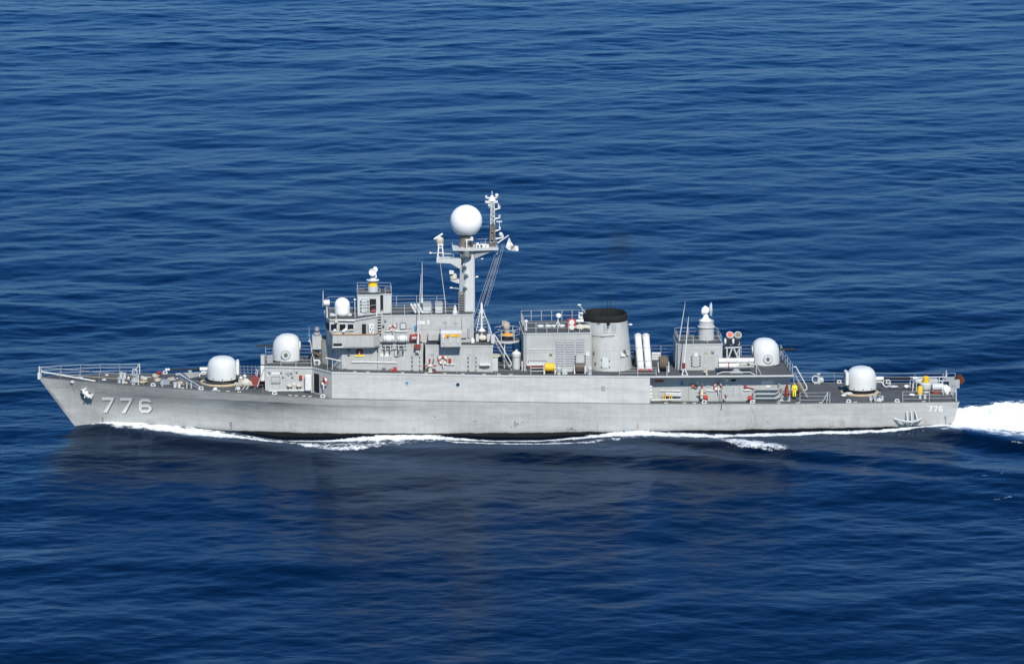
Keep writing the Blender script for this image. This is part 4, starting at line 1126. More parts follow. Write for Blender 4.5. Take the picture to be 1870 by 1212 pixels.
op = MB().lathe([(.30,0),(.30,.35),(.22,.55),(.26,.6),(.24,.9)], (pp.x, .2, z), 16).build("optical_director", "grey_mid", plat, smooth=40)
MB().blob((pp.x-.08, .2, z+1.25), .38, .36, .48, 8, .18).box(pp.x-.5, pp.x-.1, -.1, .5, z+1.35, z+1.75).build("director_head", "canvas", op, smooth=60)
MB().blob((pp.x-.02, -.35, z+.52), .50, .30, .2, 5, .18).build("yellow_cover", "orange", op, smooth=60)
MB().lathe([(.62,.38),(.66,.45),(.62,.5)], (pp.x, .2, z), 20).build("director_ring", "grey_light", op)

# open passage between the houses: ladder, ventilator
ladder(P(936, 681, -2.5), P(901, 620, -2.5), .75, ship, 10, ax=(.25,-.85,0), treads=True)
mb = MB()
for dy in (-2.95, -2.05):
    mb.path([P(901, 610, dy), P(904, 612, dy), P(933.5, 662, dy), P(933, 668, dy), P(929, 669, dy)], .05, 6)
mb.build("ladder_rail", "white", ship)
MB().box(X(896,615,-2.6), X(903,615,-2.6), -3.2, -2.2, zq+.02, zq+.75).build("deck_box", "grey_light", mid, bevel=.03)
mb = MB().box(XN+.03, X(909,660,-2.9), -3.1, -2.0, Z01(0)+.06, Z01(0)+1.3); mb.build("deck_locker", "grey_light", mid)
p = P(904, 655, -2.4); MB().blob((p.x, -2.4, Z01(0)+1.42), .55, .5, .2, 6, .25).build("folded_cover", "canvas", mid, smooth=60)
p = P(943, 676, -1.9); zv = Z01(p.x)+.08
vt = MB().lathe([(.36,0),(.36,1.15),(.30,1.2)], (p.x, -1.9, zv), 20).build("ventilator", "grey_light", ship, smooth=40)
MB().lathe([(.40,1.15),(.44,1.2),(.44,1.52),(.28,1.66),(.1,1.7)], (p.x, -1.9, zv), 22).tube((p.x-.15,-1.9,zv+1.6),(p.x+.1,-1.9,zv+1.85), .1).build("ventilator_cap", "turret_grey", vt, smooth=40)
mb = MB()
for t in (-.42, .42): mb.tube((p.x+t, -2.1, zv), (p.x+t*.9, -2.1, zv+1.15), .07)
mb.build("ventilator_strut", "grey_dark", vt)
for px in (953.5, 956): p = P(px, 668, -2.9); MB().tube((p.x, -2.9, Z01(p.x)+.08), (p.x, -2.9, Z01(p.x)+1.0), .05, .08).build("spray_nozzle", "red" if px > 954 else "white", ship)
MB().tube(P(921, 672, -2.2), P(921, 630, -2.2), .05).build("stanchion_pole", "grey_light", ship)

# ------------------------------------------------------------------ intake house and funnel
IX0, IX1 = P(956, 650, -3.15).x, P(1079, 650, -3.15).x; zi = P(1010, 609.5, -3.15).z
ih = symhouse([(IX0, 2.9), (IX0+.3, 3.15), (P(1030,650,-3.15).x, 3.15), (IX1, 3.15)], lambda x: Z01(x)+.05, zi, "intake_house", "grey", ship, lip=.06)
YI = -3.15
for px0, px1, py1 in ((1014.5, 1030.5, 668), (1033, 1049, 668), (1051.5, 1067, 643)):
    o = plate("louvre", px0, px1, 618.5 if px0 > 1050 else 620, py1, YI, .03, "grey_mid", ih)
    a, b = P(px0, 619, YI), P(px1, py1, YI); mb = MB(); n = int((a.z-b.z)/.22)
    for k in range(n):
        z = lerp(b.z, a.z-.12, (k+.5)/n); mb.add([(a.x+.04, YI-.04, z+.05), (b.x-.04, YI-.04, z+.05), (b.x-.04, YI-.10, z-.05), (a.x+.04, YI-.10, z-.05), (a.x+.04, YI-.03, z-.03), (b.x-.04, YI-.03, z-.03)], [(0,3,2,1),(3,4,5,2)])
    mb.build("louvre_slats", "grey_mid", o)
door(1052, 1067, 647, 667, YI, ih)
plate("box_panel", 1070, 1076, 643, 650, YI, .06, "white", ih)
plate("sign_plate", 1003, 1008.5, 646, 650, YI, .03, "olive", ih)
bar(964, 638, 1012, 638, YI, .025, "white", ih, "conduit", .03); bar(965, 658, 998, 658, YI, .03, "grey_mid", ih, "conduit", .05)
bar(965, 658, 965, 668, YI, .03, "grey_mid", ih, "conduit", .05); bar(998, 658, 998, 668, YI, .03, "grey_mid", ih, "conduit", .05)
plate("shelf", 963, 1002, 667, 672.5, YI, .35, "red_brown", ih); plate("shelf_top", 962, 1000, 665.8, 667, YI, .4, "white", ih)
for px in (957, 1079.5): bar(px, 612, px, 676, YI, .035, "grey_light", ih, "corner_post", .02)
zi2 = zi+.09
rail([(IX0+.15, 3.1, zi2), (IX0+.15, -3.1, zi2), (IX1-.05, -3.1, zi2)], ih, h=1.0, wires=2, step=1.0, r=.026)
rail([(IX0+.15, 3.1, zi2), (X(1082,600,3.1), 3.1, zi2)], ih, h=1.0, wires=2, step=1.0, r=.026)
p = P(1019, 588, -.6); an = MB().tube((p.x, -.6, zi2), (p.x, -.6, P(1019,580,-.6).z), .05)
for t in (-.35, .35): an.tube((p.x, -.6, P(1019,586,-.6).z), (p.x+t, -.6, zi2), .035)
an = an.build("antenna_mount", "white", ship)
MB().lathe([(.05,-.22),(.2,-.2),(.27,-.05),(.25,.1),(.12,.2)], P(1020, 576, -.6), 18).build("small_dome", "radome_white", an, smooth=40)
for px in (987, 1001, 1013, 1026): p = P(px, 595, .2); MB().lathe([(.34,0),(.34,.1),(.2,.16)], (p.x, .2, zi2-.01), 14).build("deck_fan", "white", ih, smooth=40)
p = P(961, 596, -1.8); MB().tube((p.x,-1.8,zi2),(p.x,-1.8,zi2+1.0), .08).blob((p.x,-1.8,zi2+.9),.2,.2,.15,2,.1,10,6).build("searchlight", "white", ih)
# red hose station and white canisters on the intake roof
a = P(1044, 598, -1.2)
o = MB().box(a.x-.45, a.x+.4, -1.5, -.9, zi2, zi2+.95).build("hose_station", "red", ih, bevel=.04)
for dz in (.22, .7): MB().lathe([(.26,-.08),(.26,.02)], (a.x-.02, -1.5, zi2+dz), 16, axis='Y').build("hose_drum", "white", o)
MB().tube((a.x+.45,-1.0,zi2+.72),(a.x+1.15,-1.0,zi2+.72), .14, n=10).build("gas_bottle", "white", o)
MB().blob((a.x+1.0,-1.6,zi2+.22), .75,.4,.24, 12,.35).build("folded_cover", "cream", ih, smooth=60)
# funnel
fb0, fb1 = P(1072, 676, -1.6), P(1155.5, 668, -1.2); ft0, ft1 = P(1066.5, 585, -1), P(1147, 586, -1)
zf0, zf1 = Z01(10)+.05, P(1108, 597, -2.1).z
fc0, fc1 = (fb0.x+fb1.x)/2, (ft0.x+ft1.x)/2; fr0, fr1 = (fb1.x-fb0.x)/2, (ft1.x-ft0.x)/2
zcap = P(1107, 589, -2.2).z
def fring(z):
    t = (z-zf0)/(zcap-zf0); return lerp(fc0, fc1, t), lerp(fr0, fr1, t), lerp(3.0, 2.2, t)
def superell(c, rx, ry, z, n=48, p=2.4):
    o = []
    for i in range(n):
        t = 2*math.pi*i/n; cx, sy = math.cos(t), math.sin(t)
        o.append((c+rx*math.copysign(abs(cx)**(2/p), cx), ry*math.copysign(abs(sy)**(2/p), sy), z))
    return o
def rings(mb, rr):
    n = len(rr[0]); vs = [v for r in rr for v in r]
    return mb.add(vs, [(j*n+i, j*n+(i+1) % n, (j+1)*n+(i+1) % n, (j+1)*n+i) for j in range(len(rr)-1) for i in range(n)])
fun = rings(MB(), [superell(*fring(lerp(zf0, zcap, t)), lerp(zf0, zcap, t)) for t in np.linspace(0, 1, 6)]).build("funnel", "grey", ship, smooth=40)
c, rx, ry = fring(zcap); ztop = P(1107, 567, 1.9).z
rr = [superell(c, rx+.02, ry+.02, zcap-.05), superell(c, rx+.07, ry+.07, zcap+.06), superell(c, rx+.06, ry+.06, zcap+.25), superell(c, rx-.02, ry-.02, zcap+.5), superell(c, rx-.1, ry-.1, zcap+.60), superell(c, rx-.18, ry-.18, zcap+.58), superell(c, rx-.3, ry-.3, zcap+.1), superell(c, rx-.4, ry-.4, zcap-.3), superell(c, .2, .2, zcap-.35)]
cap = rings(MB(), rr).build("funnel_cap", "soot", fun, smooth=40)
for dx, dy in ((-.7,.3),(.5,-.1)): MB().lathe([(.45,0),(.45,.65),(.38,.65),(.36,.2)], (c+dx, dy, zcap-.35), 18).build("exhaust_pipe", "black", cap)
def on_funnel(px, py, off=.03):
    y = -2.4
    for _ in range(6):
        p = P(px, py, y); c, rx, ry = fring(p.z); u = min(.999, abs((p.x-c)/rx)); y = -ry*(1-u**2.4)**(1/2.4)
    return P(px, py, y-off)
def fpatch(name, px0, px1, py0, py1, mat, off=.04, n=4):
    mb = MB(); vs = [on_funnel(lerp(px0,px1,i/n), lerp(py0,py1,j/n), off) for j in range(n+1) for i in range(n+1)]
    ins = [v+Vector((0,off+.02,0)) for v in vs]; k = (n+1)**2
    fs = [(j*(n+1)+i, (j+1)*(n+1)+i, (j+1)*(n+1)+i+1, j*(n+1)+i+1) for j in range(n) for i in range(n)]
    edge = [i for i in range(n+1)]+[j*(n+1)+n for j in range(1,n+1)]+[n*(n+1)+i for i in range(n-1,-1,-1)]+[j*(n+1) for j in range(n-1,0,-1)]
    fs += [(edge[i], edge[(i+1) % len(edge)], k+edge[(i+1) % len(edge)], k+edge[i]) for i in range(len(edge))]
    return mb.add(vs+ins, fs).build(name, mat, fun)
fpatch("louvre", 1101.5, 1110.5, 592.5, 606, "grey_mid"); fpatch("louvre", 1116.5, 1125, 591.5, 606, "grey_mid")
fpatch("louvre_frame", 1100.5, 1111.5, 606, 607.3, "grey_light", .07, 2); fpatch("louvre_frame", 1115.5, 1126, 606, 607.3, "grey_light", .07, 2)
fpatch("soot_streak", 1107.5, 1114, 588, 594, "soot", .05, 2); fpatch("soot_streak", 1109, 1111.5, 594, 600, "black", .05, 2)
fpatch("soot_streak", 1090, 1096, 587.5, 592, "grey_dark", .03, 2)
fpatch("access_door", 1099.5, 1110.5, 653, 672, "grey_light", .08)
for px, py in ((1097.5,656),(1097.5,669),(1112,658),(1112,669)): fpatch("door_dogs", px, px+2, py, py+2, "grey_dark", .08, 1)
fpatch("junction_box", 1134, 1141.5, 644.5, 651, "white", .22, 2); fpatch("junction_box", 1144, 1149, 642.5, 649, "cream", .3, 2); fpatch("junction_box", 1139, 1143, 640, 645, "grey_dark", .3, 2)
mb = MB()
for a, b in (((1082,612),(1100,614)),((1100,614),(1122,612.5))): mb.tube(on_funnel(*a, .06), on_funnel(*b, .06), .06)
for px in range(1086, 1122, 6): mb.tube(on_funnel(px, 613.2, .06), on_funnel(px, 616, .02), .03)
mb.build("pipe", "grey_mid", fun)
for px, py in ((1083,642),(1086,662)): fpatch("pipe_fitting", px, px+2.5, py, py+5, "grey_dark", .1, 1)
# brackets and whips on the funnel
MB().sideprism([(P(1056,577,0).x, P(1056,577,0).z), (P(1056,580,0).x, P(1056,580,0).z), (P(1067,583,0).x, P(1067,583,0).z), (P(1069,578,0).x, P(1069,578,0).z)], -.35, .35).tube(P(1057.5,577,0), P(1057.5,569,0), .05).build("funnel_bracket", "white", fun)
for px, py, to in ((1062,572,(1068,577)),(1058,557,(1069,571)),(1151.5,592.5,(1144,592))):
    MB().tube(P(px,py,0), P(*to,0), .025).blob(P(px,py,0), .19,.15,.1,1,.05,10,6).build("yard_light", "white", fun)
for px in (1109.5, 1115): MB().tube((X(px,567,-.2), -.2, zcap+.3), P(px+.8, 510 if px < 1112 else 524, -.2), .035, .012).build("whip_antenna", "black", fun)

# ------------------------------------------------------------------ guns
def big_gun():
    """rounded gun house, its barrel pointing towards -X; local origin on the deck"""
    prof = [(1.40,.44),(1.47,.47),(1.47,.85),(1.46,1.25),(1.42,1.65),(1.32,2.0),(1.14,2.28),(.88,2.47),(.55,2.57),(.2,2.60)]
    def fn(p):
        x = min(p[0], 1.30)
        return [x, p[1], p[2]]
    g = MB().lathe(prof, (0,0,0), 48, fn=fn).build("gun_turret", "turret_grey", ship, smooth=45)
    MB().lathe([(1.6,0),(1.56,.10),(1.36,.16),(1.36,.46)], (0,0,0), 40).build("turret_ring", "black", g)
    MB().box(1.29, 1.62, -.75, .75, .85, 2.15).build("rear_plate", "white", g, bevel=.12)
    MB().box(1.60, 1.66, -.2, .2, 1.5, 1.75).build("rear_handle", "grey_dark", g)
    b = MB().tube((-1.35,0,1.36), (-2.15,0,1.36), .19, .19, n=16).build("barrel_sleeve", "white", g, smooth=40)
    MB().tube((-2.15,0,1.36), (-2.32,0,1.36), .17, .12, n=14).tube((-2.32,0,1.36), (-5.0,0,1.36), .085, .075, n=12).build("barrel", "black", g, smooth=40)
    MB().lathe([(.085,-5.0),(.12,-5.03),(.12,-5.2),(.08,-5.22),(.08,-5.26),(.12,-5.28),(.12,-5.42),(.09,-5.44)], (0,0,1.36), 14, axis='X').build("muzzle_brake", "white", g, smooth=40)
    MB().path([(-1.35,0,1.05), (-1.95,0,1.05), (-2.12,0,.9), (-2.2,0,.65)], .06, 8).build("case_chute", "white", g)
    for k in range(10):
        t = 2*math.pi*(k+.5)/10; x = min(1.46*math.cos(t), 1.25)
        MB().box(x-.05, x+.05, 1.47*math.sin(t)-.05, 1.47*math.sin(t)+.05, .56, .66).build("turret_bolt", "grey_dark", g)
    return g
g1 = big_gun()
p = P(406, 676, 0); g1.location = (p.x, 0, Zmain(p.x)+.02)
g1["label"] = "forward gun, its barrel levelled over the bow"
g2 = dup(g1, ship); p2 = P(1573, 680, 0); g2.location = (p2.x, 0, Zmain(p2.x)+.02); g2.rotation_euler = (0,0,math.pi)
g2["label"] = "after gun, its barrel levelled over the stern"
for (q, mat, sc) in ((p, "tan", 1.0), (p2, "tan", .92)):
    MB().torus((q.x-.15, 0, Zmain(q.x)+.08), 1.9*sc, .15*sc, axis='Z', n=40, m=8).build("turret_mat", mat, ship, smooth=60)
def small_gun():
    prof = [(1.34,0),(1.42,.05),(1.42,.6),(1.41,1.05),(1.36,1.45),(1.22,1.85),(.98,2.18),(.66,2.40),(.3,2.49),(.05,2.50)]
    def fn(p):
        x, y, z = p
        if x > 1.12: x = 1.12
        if x < 0: x *= 1.04
        return [x, y, z]
    g = MB().lathe(prof, (0,0,0), 48, fn=fn).build("gun_turret", "turret_grey", ship, smooth=45)
    MB().lathe([(1.36,-.16),(1.36,0)], (0,0,0), 40).build("turret_ring", "grey_dark", g)
    for s in (-1, 1):
        o = MB().lathe([(.42,0),(.44,.06),(.40,.10),(.36,.10)], (-.2, s*1.40 if s > 0 else -1.40, .72), 24, axis='Y', fn=(lambda v: [v[0], -v[1], v[2]]) if s < 0 else None).build("side_hatch", "grey_light", g)
        MB().lathe([(.19,0),(.17,.14)], (-.2, s*1.42, .72), 16, axis='Y', fn=(lambda v: [v[0], -v[1], v[2]]) if s < 0 else None).build("hatch_hub", "grey_dark", g)
        MB().torus((-.2, s*1.47, .72), .43, .035, axis='Y', n=24, m=6).build("hatch_rim", "grey_mid", g)
    mb = MB()
    for s in (-.16, .16): mb.tube((-1.3, s, 1.36), (-2.9, s, 1.36), .07, .055, n=8).tube((-2.9, s, 1.36), (-3.0, s, 1.36), .09, .1, n=8)
    mb.build("barrel", "black", g)
    MB().lathe([(.48,0),(.48,.08),(.3,.15)], (1.12, 0, 1.3), 20, axis='X').build("rear_cover", "turret_grey", g, smooth=40)
    for t in (.55, 1.2, 1.9, 2.6, -2.6, -1.9, -1.2, -.55):
        x = min(1.43*math.cos(t-math.pi/2), 1.08)
        MB().box(x-.04, x+.04, 1.43*math.sin(t-math.pi/2)-.04, 1.43*math.sin(t-math.pi/2)+.04, .1, .18).build("turret_bolt", "grey_dark", g)
    return g
s1 = small_gun(); p = P(525.5, 650, 0); s1.location = (p.x, 0, deck1(p.x)+.16)
s1["label"] = "domed twin gun in front of the bridge"
s2 = dup(s1, ship); p = P(1396, 650, -.2); s2.location = (p.x, 0, deck1(p.x)+.16); s2.rotation_euler = (0,0,math.pi)
s2["label"] = "domed twin gun at the after end of the deckhouse"
# rails round the forward twin gun, cooler cabinets abaft it
zr = deck1(XF)
rail([(XF+.1, 2.5, zr), (XF+.1, -2.5, zr), (XC-.1, -2.5, zr-.1), (XC-.1, -1.6, zr-.1)], ship, h=.62, wires=2, step=1.7, r=.026)
rail([(XF+.1, 2.5, zr), (XC, 2.5, zr-.1)], ship, h=1.0, wires=3, step=1.7)
for px, Y in ((491,-1.2),(494.5,-1.0)): p = P(px, 658, Y); MB().box(p.x-.2, p.x+.2, Y-.2, Y+.2, zr, zr+.75).build("cable_box", "grey_mid", ship, bevel=.04)
p = P(578.5, 632, -1.2); zz = deck1(p.x)
lk = MB().box(p.x-.42, p.x+.42, -1.6, -.6, zz+1.5, zz+2.75).tube((p.x-.3,-1.1,zz),(p.x-.3,-1.1,zz+1.5),.1).tube((p.x+.3,-1.1,zz),(p.x+.3,-1.1,zz+1.5),.1).build("ready_locker", "grey", ship)
MB().lathe([(.2,0),(.34,.1),(.3,.3)], (p.x+.03, -1.1, zz+2.75), 14).lathe([(.05,.3),(.24,.5),(.2,.78)], (p.x+.03, -1.1, zz+2.75), 14).build("target_sight", "grey_mid", lk, smooth=40)
MB().sideprism([(p.x-.45, zz+1.35), (p.x+.42, zz+1.0), (p.x+.42, zz+.7), (p.x-.45, zz+1.2)], -1.65, -.6).build("canvas_screen", "brown", ship)
MB().box(p.x-.4, p.x+.4, -.9, -.3, zz, zz+1.1).build("dark_locker", "brown", ship)
ac = MB().box(p.x-.28, p.x+.25, -1.75, -1.35, zz, zz+.5).build("cooling_unit", "white", ship, bevel=.03)
MB().lathe([(.19,-.03),(.19,0)], (p.x-.02, -1.75, zz+.25), 16, axis='Y').build("cooling_fan", "grey_dark", ac)
p = P(564.5, 614, -1.5); MB().lathe([(.02,-.1),(.14,.05),(.08,.22),(.02,.4)], p-Vector((0,0,.05)), 12).build("buoy_light", "blue", ship, smooth=40)
MB().tube(p+Vector((0,0,.3)), P(564.2, 595, -1.5), .02, .01).tube(p, P(566.5, 626, -1.5), .03).tube(P(563,622,-1.5), P(567,624.5,-1.5), .08).tube(P(567,624,-1.5), P(571,650,-1.5), .05).build("light_bracket", "grey_light", ship)
rail([(XC-.05, -2.5, zr-.12), (XA-.4, -4.3, zr-.15)], ship, h=1.0, wires=1, step=3.2)
MB().tube(P(606.5, 676, -4.6), P(607.5, 654, -4.6), .035).build("stanchion_pole", "grey_light", ship)

# ------------------------------------------------------------------ missile canisters amidships
def canister(parent, a, d, L, r, cap_mat, end_mat, label):
    d = Vector(d).normalized(); a = Vector(a); b = a+d*L
    o = MB().tube(a, b, r, n=20).build("missile_canister", "white", parent, smooth=40, label=label)
    for t in (.05, .22, .60, .96): MB().tube(a+d*(L*t-.04), a+d*(L*t+.05), r*1.15, n=20).build("canister_band", "grey_light", o, smooth=40)
    MB().tube(a-d*.13, a, r*.9, r*1.02, n=20).build("rear_cap", cap_mat, o, smooth=40)
    MB().tube(b, b+d*.05, r*1.12, r*1.12, n=24).build("front_ring", "grey_light", o, smooth=40)
    MB().tube(b+d*.05, b+d*.07, r*.9, n=24).build("front_cover", end_mat, o)
    return o
el = math.radians(38)
for px, lab in ((1170.5, "white canister with red rear cap, next to the funnel"), (1185, "white canister with red rear cap, beside the brown reel")):
    a = P(px, 677, -2.7)
    canister(ship, a, (0.0, math.cos(el), math.sin(el)), 4.4, .335, "red", "olive", lab)
    mb = MB()
    for t in (.9, 3.2):
        q = a+Vector((0, math.cos(el), math.sin(el)))*t
        for s in (-.33, .33): mb.tube((q.x+s, q.y, Z01(q.x)+.08), (q.x+s*.6, q.y, q.z-.3), .07)
    mb.build("canister_cradle", "grey_mid", ship)
for px, mat, lab in ((1333, "orange_red", "canister whose raised mouth has a red cover"), (1347.5, "olive", "canister whose raised mouth has an olive cover")):
    b = P(px, 611.5, -1.6); d = Vector((0, -math.cos(el), math.sin(el)))
    a = b-d*4.2
    o = canister(ship, a, d, 4.2, .31, "red", mat, lab)
    o.data.materials[0] = MATS["grey_mid"]
mb = MB()
for (a, b) in (((1327.5,634),(1327.5,662)),((1350.5,634),(1349.5,662)),((1337,636),(1327.5,660)),((1340,636),(1350,660)),((1324,635),(1353,634))):
    mb.tube(P(*a, -1.5), P(*b, -1.6), .075, n=6)
mb.build("canister_frame", "grey_light", ship)
for px, py in ((1324.5, 623),(1339, 623)): p = P(px, py, -1.4); MB().blob(p, .12,.12,.3,1,.05,10,7).build("cable_cover", "white", ship)
# reels
def reel(px, py, Y, w, r, mat, z0, legs="white"):
    p = P(px, py, Y); c = (p.x, Y, z0+r+.18)
    o = MB().lathe([(r*.9,-w*.5),(r*.97,-w*.25),(r*.93,0),(r*.98,w*.3),(r*.9,w*.5)], c, 24, axis='X').build("hose_reel", mat, ship, smooth=60)
    for s in (-1, 1): MB().lathe([(r*1.02,-.03),(r*1.02,.03)], (c[0]+s*(w*.5+.03), Y, c[2]), 24, axis='X').build("reel_flange", mat, o)
    mb = MB()
    for s in (-1, 1):
        x = c[0]+s*(w*.5+.12)
        mb.tube((x, Y-.35, z0), (x, Y, c[2]+.1), .065).tube((x, Y+.35, z0), (x, Y, c[2]+.1), .065)
    mb.build("reel_stand", legs, o)
    return o
for px, py, Y, w, r, mat, lab in ((1211.5, 662, -2.9, .72, .66, "brown", "brown reel on white legs by the after house"), (1058.5, 678, -3.9, .78, .42, "brown", "brown reel under the funnel"), (1003.5, 678, -4.1, .78, .42, "yellow", "bright yellow reel beside the intake house")):
    o = reel(px, py, Y, w, r, mat, Z01(P(px,py,Y).x)+.085); o["label"] = lab
# hose posts and locker beside them
for px, mat in ((1020.5, "grey_light"), (1077, "grey_light")):
    p = P(px, 682, -4.5); z = Z01(p.x)+.08
    MB().lathe([(.2,0),(.2,.5),(.24,.55),(.2,.72),(.05,.8)], (p.x, -4.5, z), 12).build("deck_vent", mat, ship, smooth=40)
p = P(1031, 683, -4.3); MB().box(p.x-.25, p.x+.25, -4.6, -4.1, Z01(p.x)+.08, Z01(p.x)+.62).build("deck_box", "grey_light", ship, bevel=.03)
p = P(1019.5, 672, -4.3); MB().blob((p.x, -4.3, p.z), .3,.2,.1,9,.3).tube(p, (p.x-.2,-4.3,Z01(p.x)+.08), .03).build("valve", "cream", ship)

# ------------------------------------------------------------------ after house with director
AX0, AX1 = P(1238, 650, -2.3).x, P(1319, 650, -2.3).x; za = P(1280, 629.5, -2.3).z
ah = symhouse([(AX0, 2.1), (AX0+.35, 2.3), (lerp(AX0,AX1,.5), 2.3), (AX1, 2.3)], lambda x: Z01(x)+.05, za, "after_house", "grey_mid", ship, lip=.05)
ah.data.materials[0] = MATS["grey"]
YA = -2.3
door(1264.5, 1277, 648, 669, YA, ah); plate("door_plate", 1268, 1274, 645, 651, YA-.08, .05, "white", ah)
plate("sign_plate", 1286.5, 1293, 642, 646, YA, .03, "tan", ah); lamp_box(1302, 641.5, YA-.06, .12, ah, "deck_light", "grey_mid"); plate("sign_plate", 1287, 1290, 667, 668.5, YA, .03, "white", ah)
ladder((AX0-.15, -1.6, Z01(AX0)+.1), (AX0-.1, -1.6, za), .45, ah, 8, ax=(0,1,0))
rail([(AX1-.05, 2.2, za+.09), (AX0+.1, 2.1, za+.09), (AX0+.1, -2.1, za+.09), (AX1-.05, -2.2, za+.09), (AX1-.05, 2.2, za+.09)], ah, h=.72, wires=2, step=1.6, r=.024)
p = P(1289.5, 620, 0); q = (p.x, 0, za+.08)
dr2 = MB().lathe([(.78,0),(.76,.1),(.74,1.15)], q, 28).build("director", "grey", ship, smooth=40)
MB().lathe([(.74,1.15),(.84,1.2),(.84,1.3),(.72,1.36),(.70,1.75),(.74,1.8),(.72,1.86)], q, 28).build("director_collar", "grey", dr2, smooth=40)
h = Vector((p.x-.05, 0, za+1.95))
MB().lathe([(.55,-.02),(.5,.08),(.28,.22),(.2,.55)], h, 18).blob(h+Vector((-.05,0,.95)), .36,.3,.42,3,.12).blob(h+Vector((-.28,0,.85)), .18,.25,.3,4,.1).build("director_yoke", "radome_white", dr2, smooth=50)
MB().lathe([(.08,-.06),(.5,.0),(.68,.14),(.66,.16),(.46,.06),(.08,.02)], h+Vector((.38,0,1.05)), 24, axis='X').build("radar_dish", "radome_white", dr2, smooth=40)
w1 = whip(1240, 623, 1251.5, 551, -1.9, ship, .055, "grey_light", .08)
w2 = whip(1249, 668, 1257.5, 578, -4.2, ship, .075, "white", .13)
p = P(1248.5, 668, -4.2); MB().tube(p-Vector((0,0,.25)), p+Vector((0,0,.3)), .17, n=10).build("antenna_base", "red_brown", w2)
mb = MB()
for px in (1245, 1257): mb.tube(P(1249, 670, -4.2), P(px, 688, -4.7), .07)
mb.tube(P(1245,685,-4.65), P(1257,685,-4.65), .05).build("antenna_stand", "grey_light", w2)
for x0, y0, x1, y1, Y in ((770.5, 553, 771, 478, -1.5), (763, 628, 769, 500, -3.9)): whip(x0, y0, x1, y1, Y, ship, .05, "white", .12)
p = P(762.5, 634, -3.9); MB().box(p.x-.3, p.x+.3, -4.1, -3.55, p.z-.1, p.z+.25).build("antenna_base", "red_brown", low)
# canvas covered gear and stores abaft the missile canisters, starboard side
mb = MB()
for dz in (0, .35, .7): mb.tube(P(1190, 646, 2.8)+Vector((0,0,-dz*.7)), P(1206, 646, 2.8)+Vector((0,0,-dz*.7)), .15, n=8)
mb.build("torpedo_tubes", "grey_light", ship)
o = MB().box(P(1157,650,2.2).x, P(1163,650,2.2).x, 1.9, 2.4, Z01(12)+.08, Z01(12)+1.0).build("hose_station", "red", ship); MB().tube(P(1155,652,1.9), P(1165,652,1.9), .22, n=10).build("hose_drum", "white", o)
# torpedo tubes, port side
tz = deck1(22)+.75
tt = MB()
for k, (dy, dz, r) in enumerate(((0,0,.24),(.5,.0,.24),(.25,.46,.24))):
    tt.tube((P(1312,670,-3.7).x, -3.95+dy, tz+dz), (P(1376,670,-3.7).x, -3.95+dy, tz+dz), r, n=18)
tt = tt.build("torpedo_tubes", "white", ship, smooth=40)
mb = MB()
for px in (1327, 1346, 1368):
    x = P(px, 670, -3.7).x
    for dy, dz in ((0,0),(.5,0),(.25,.42)): mb.lathe([(.28,-.06),(.28,.06)], (x, -3.95+dy, tz+dz), 18, axis='X')
mb.build("tube_band", "grey_light", tt)
MB().lathe([(.7,0),(.7,.1),(.4,.2),(.35,.55)], (P(1344,676,-3.7).x, -3.7, deck1(22)-.02), 24).build("tube_turntable", "grey_mid", tt)
x = P(1327,670,-3.7).x; MB().lathe([(.262,-.05),(.262,.05)], (x+.15, -3.95, tz), 18, axis='X').build("red_band", "red", tt)
for px, w in ((1359, .5),(1371,.35)): p = P(px, 667, -4.15); MB().box(p.x-w, p.x+w, -4.3, -4.15, tz+.12, tz+.24).build("tube_valve", "cream", tt)
mb = MB(); zl = deck1(21)
for a, b in (((1311,688),(1310,682)),((1310,682),(1320,679)),((1320,679),(1370,679)),((1370,679),(1378,684)),((1378,684),(1381,688))): mb.tube(P(*a,-4.6), P(*b,-4.6), .05)
mb.build("tube_guard", "grey_light", tt)
for px in (1290.5,): p = P(px, 684, -4.6); MB().tube((p.x,-4.6,zl), (p.x-.05,-4.6,zl+.62), .1).box(p.x-.3,p.x+.05,-4.7,-4.5,zl+.3,zl+.42).build("bollard", "cream", ship)
rail([(X(1131,688,-4.8), -4.85, deck1(12)), (X(1198,688,-4.8), -4.85, deck1(14.5))], ship, h=.78, wires=3, step=1.7, r=.026)
MB().tube((X(1218,688,-4.8), -4.8, deck1(16)), (X(1218,688,-4.8), -4.8, deck1(16)+.95), .04).build("stanchion_pole", "grey_light", ship)
for px0, px1 in ((969, 993),): 
    a, b = P(px0, 682, -4.75), P(px1, 682, -4.75); mb = MB(); z = deck1(a.x)
    for x in (a.x, b.x): mb.tube((x,-4.75,z),(x,-4.75,z+.95), .045)
    for k in range(3): mb.tube((a.x,-4.75,z+.35+k*.29),(b.x,-4.75,z+.35+k*.29), .035)
    mb.build("railing", "grey_light", ship)
for px0, px1 in ((909, 969), (1013, 1131)):
    rail([(X(px0,688,-4.85), -4.85, deck1(X(px0,688,-4.85))), (X(px1,688,-4.85), -4.85, deck1(X(px1,688,-4.85)))], ship, h=.92, wires=2, step=2.6, r=.015, sag=.02)
rail([(X(620,684,-4.75), -4.8, deck1(X(620,684,-4.75))), (X(905,684,-4.75), -4.85, deck1(X(905,684,-4.75)))], ship, h=.92, wires=2, step=3.4, r=.010, sag=.02)
rail([(XA, 4.75, deck1(XA)), (XB, 4.9, deck1(XB)), (XE, 4.7, deck1(XE))], ship, h=1.0, wires=3, step=1.9, r=.018)
xx = [X(q,688,-4.85) for q in (1300, 1385, 1445)]
rail([(XE-.1, -4.7, deck1(XE)), (XE-.1, 4.6, deck1(XE))], ship, h=1.0, wires=2, step=1.8, r=.024)
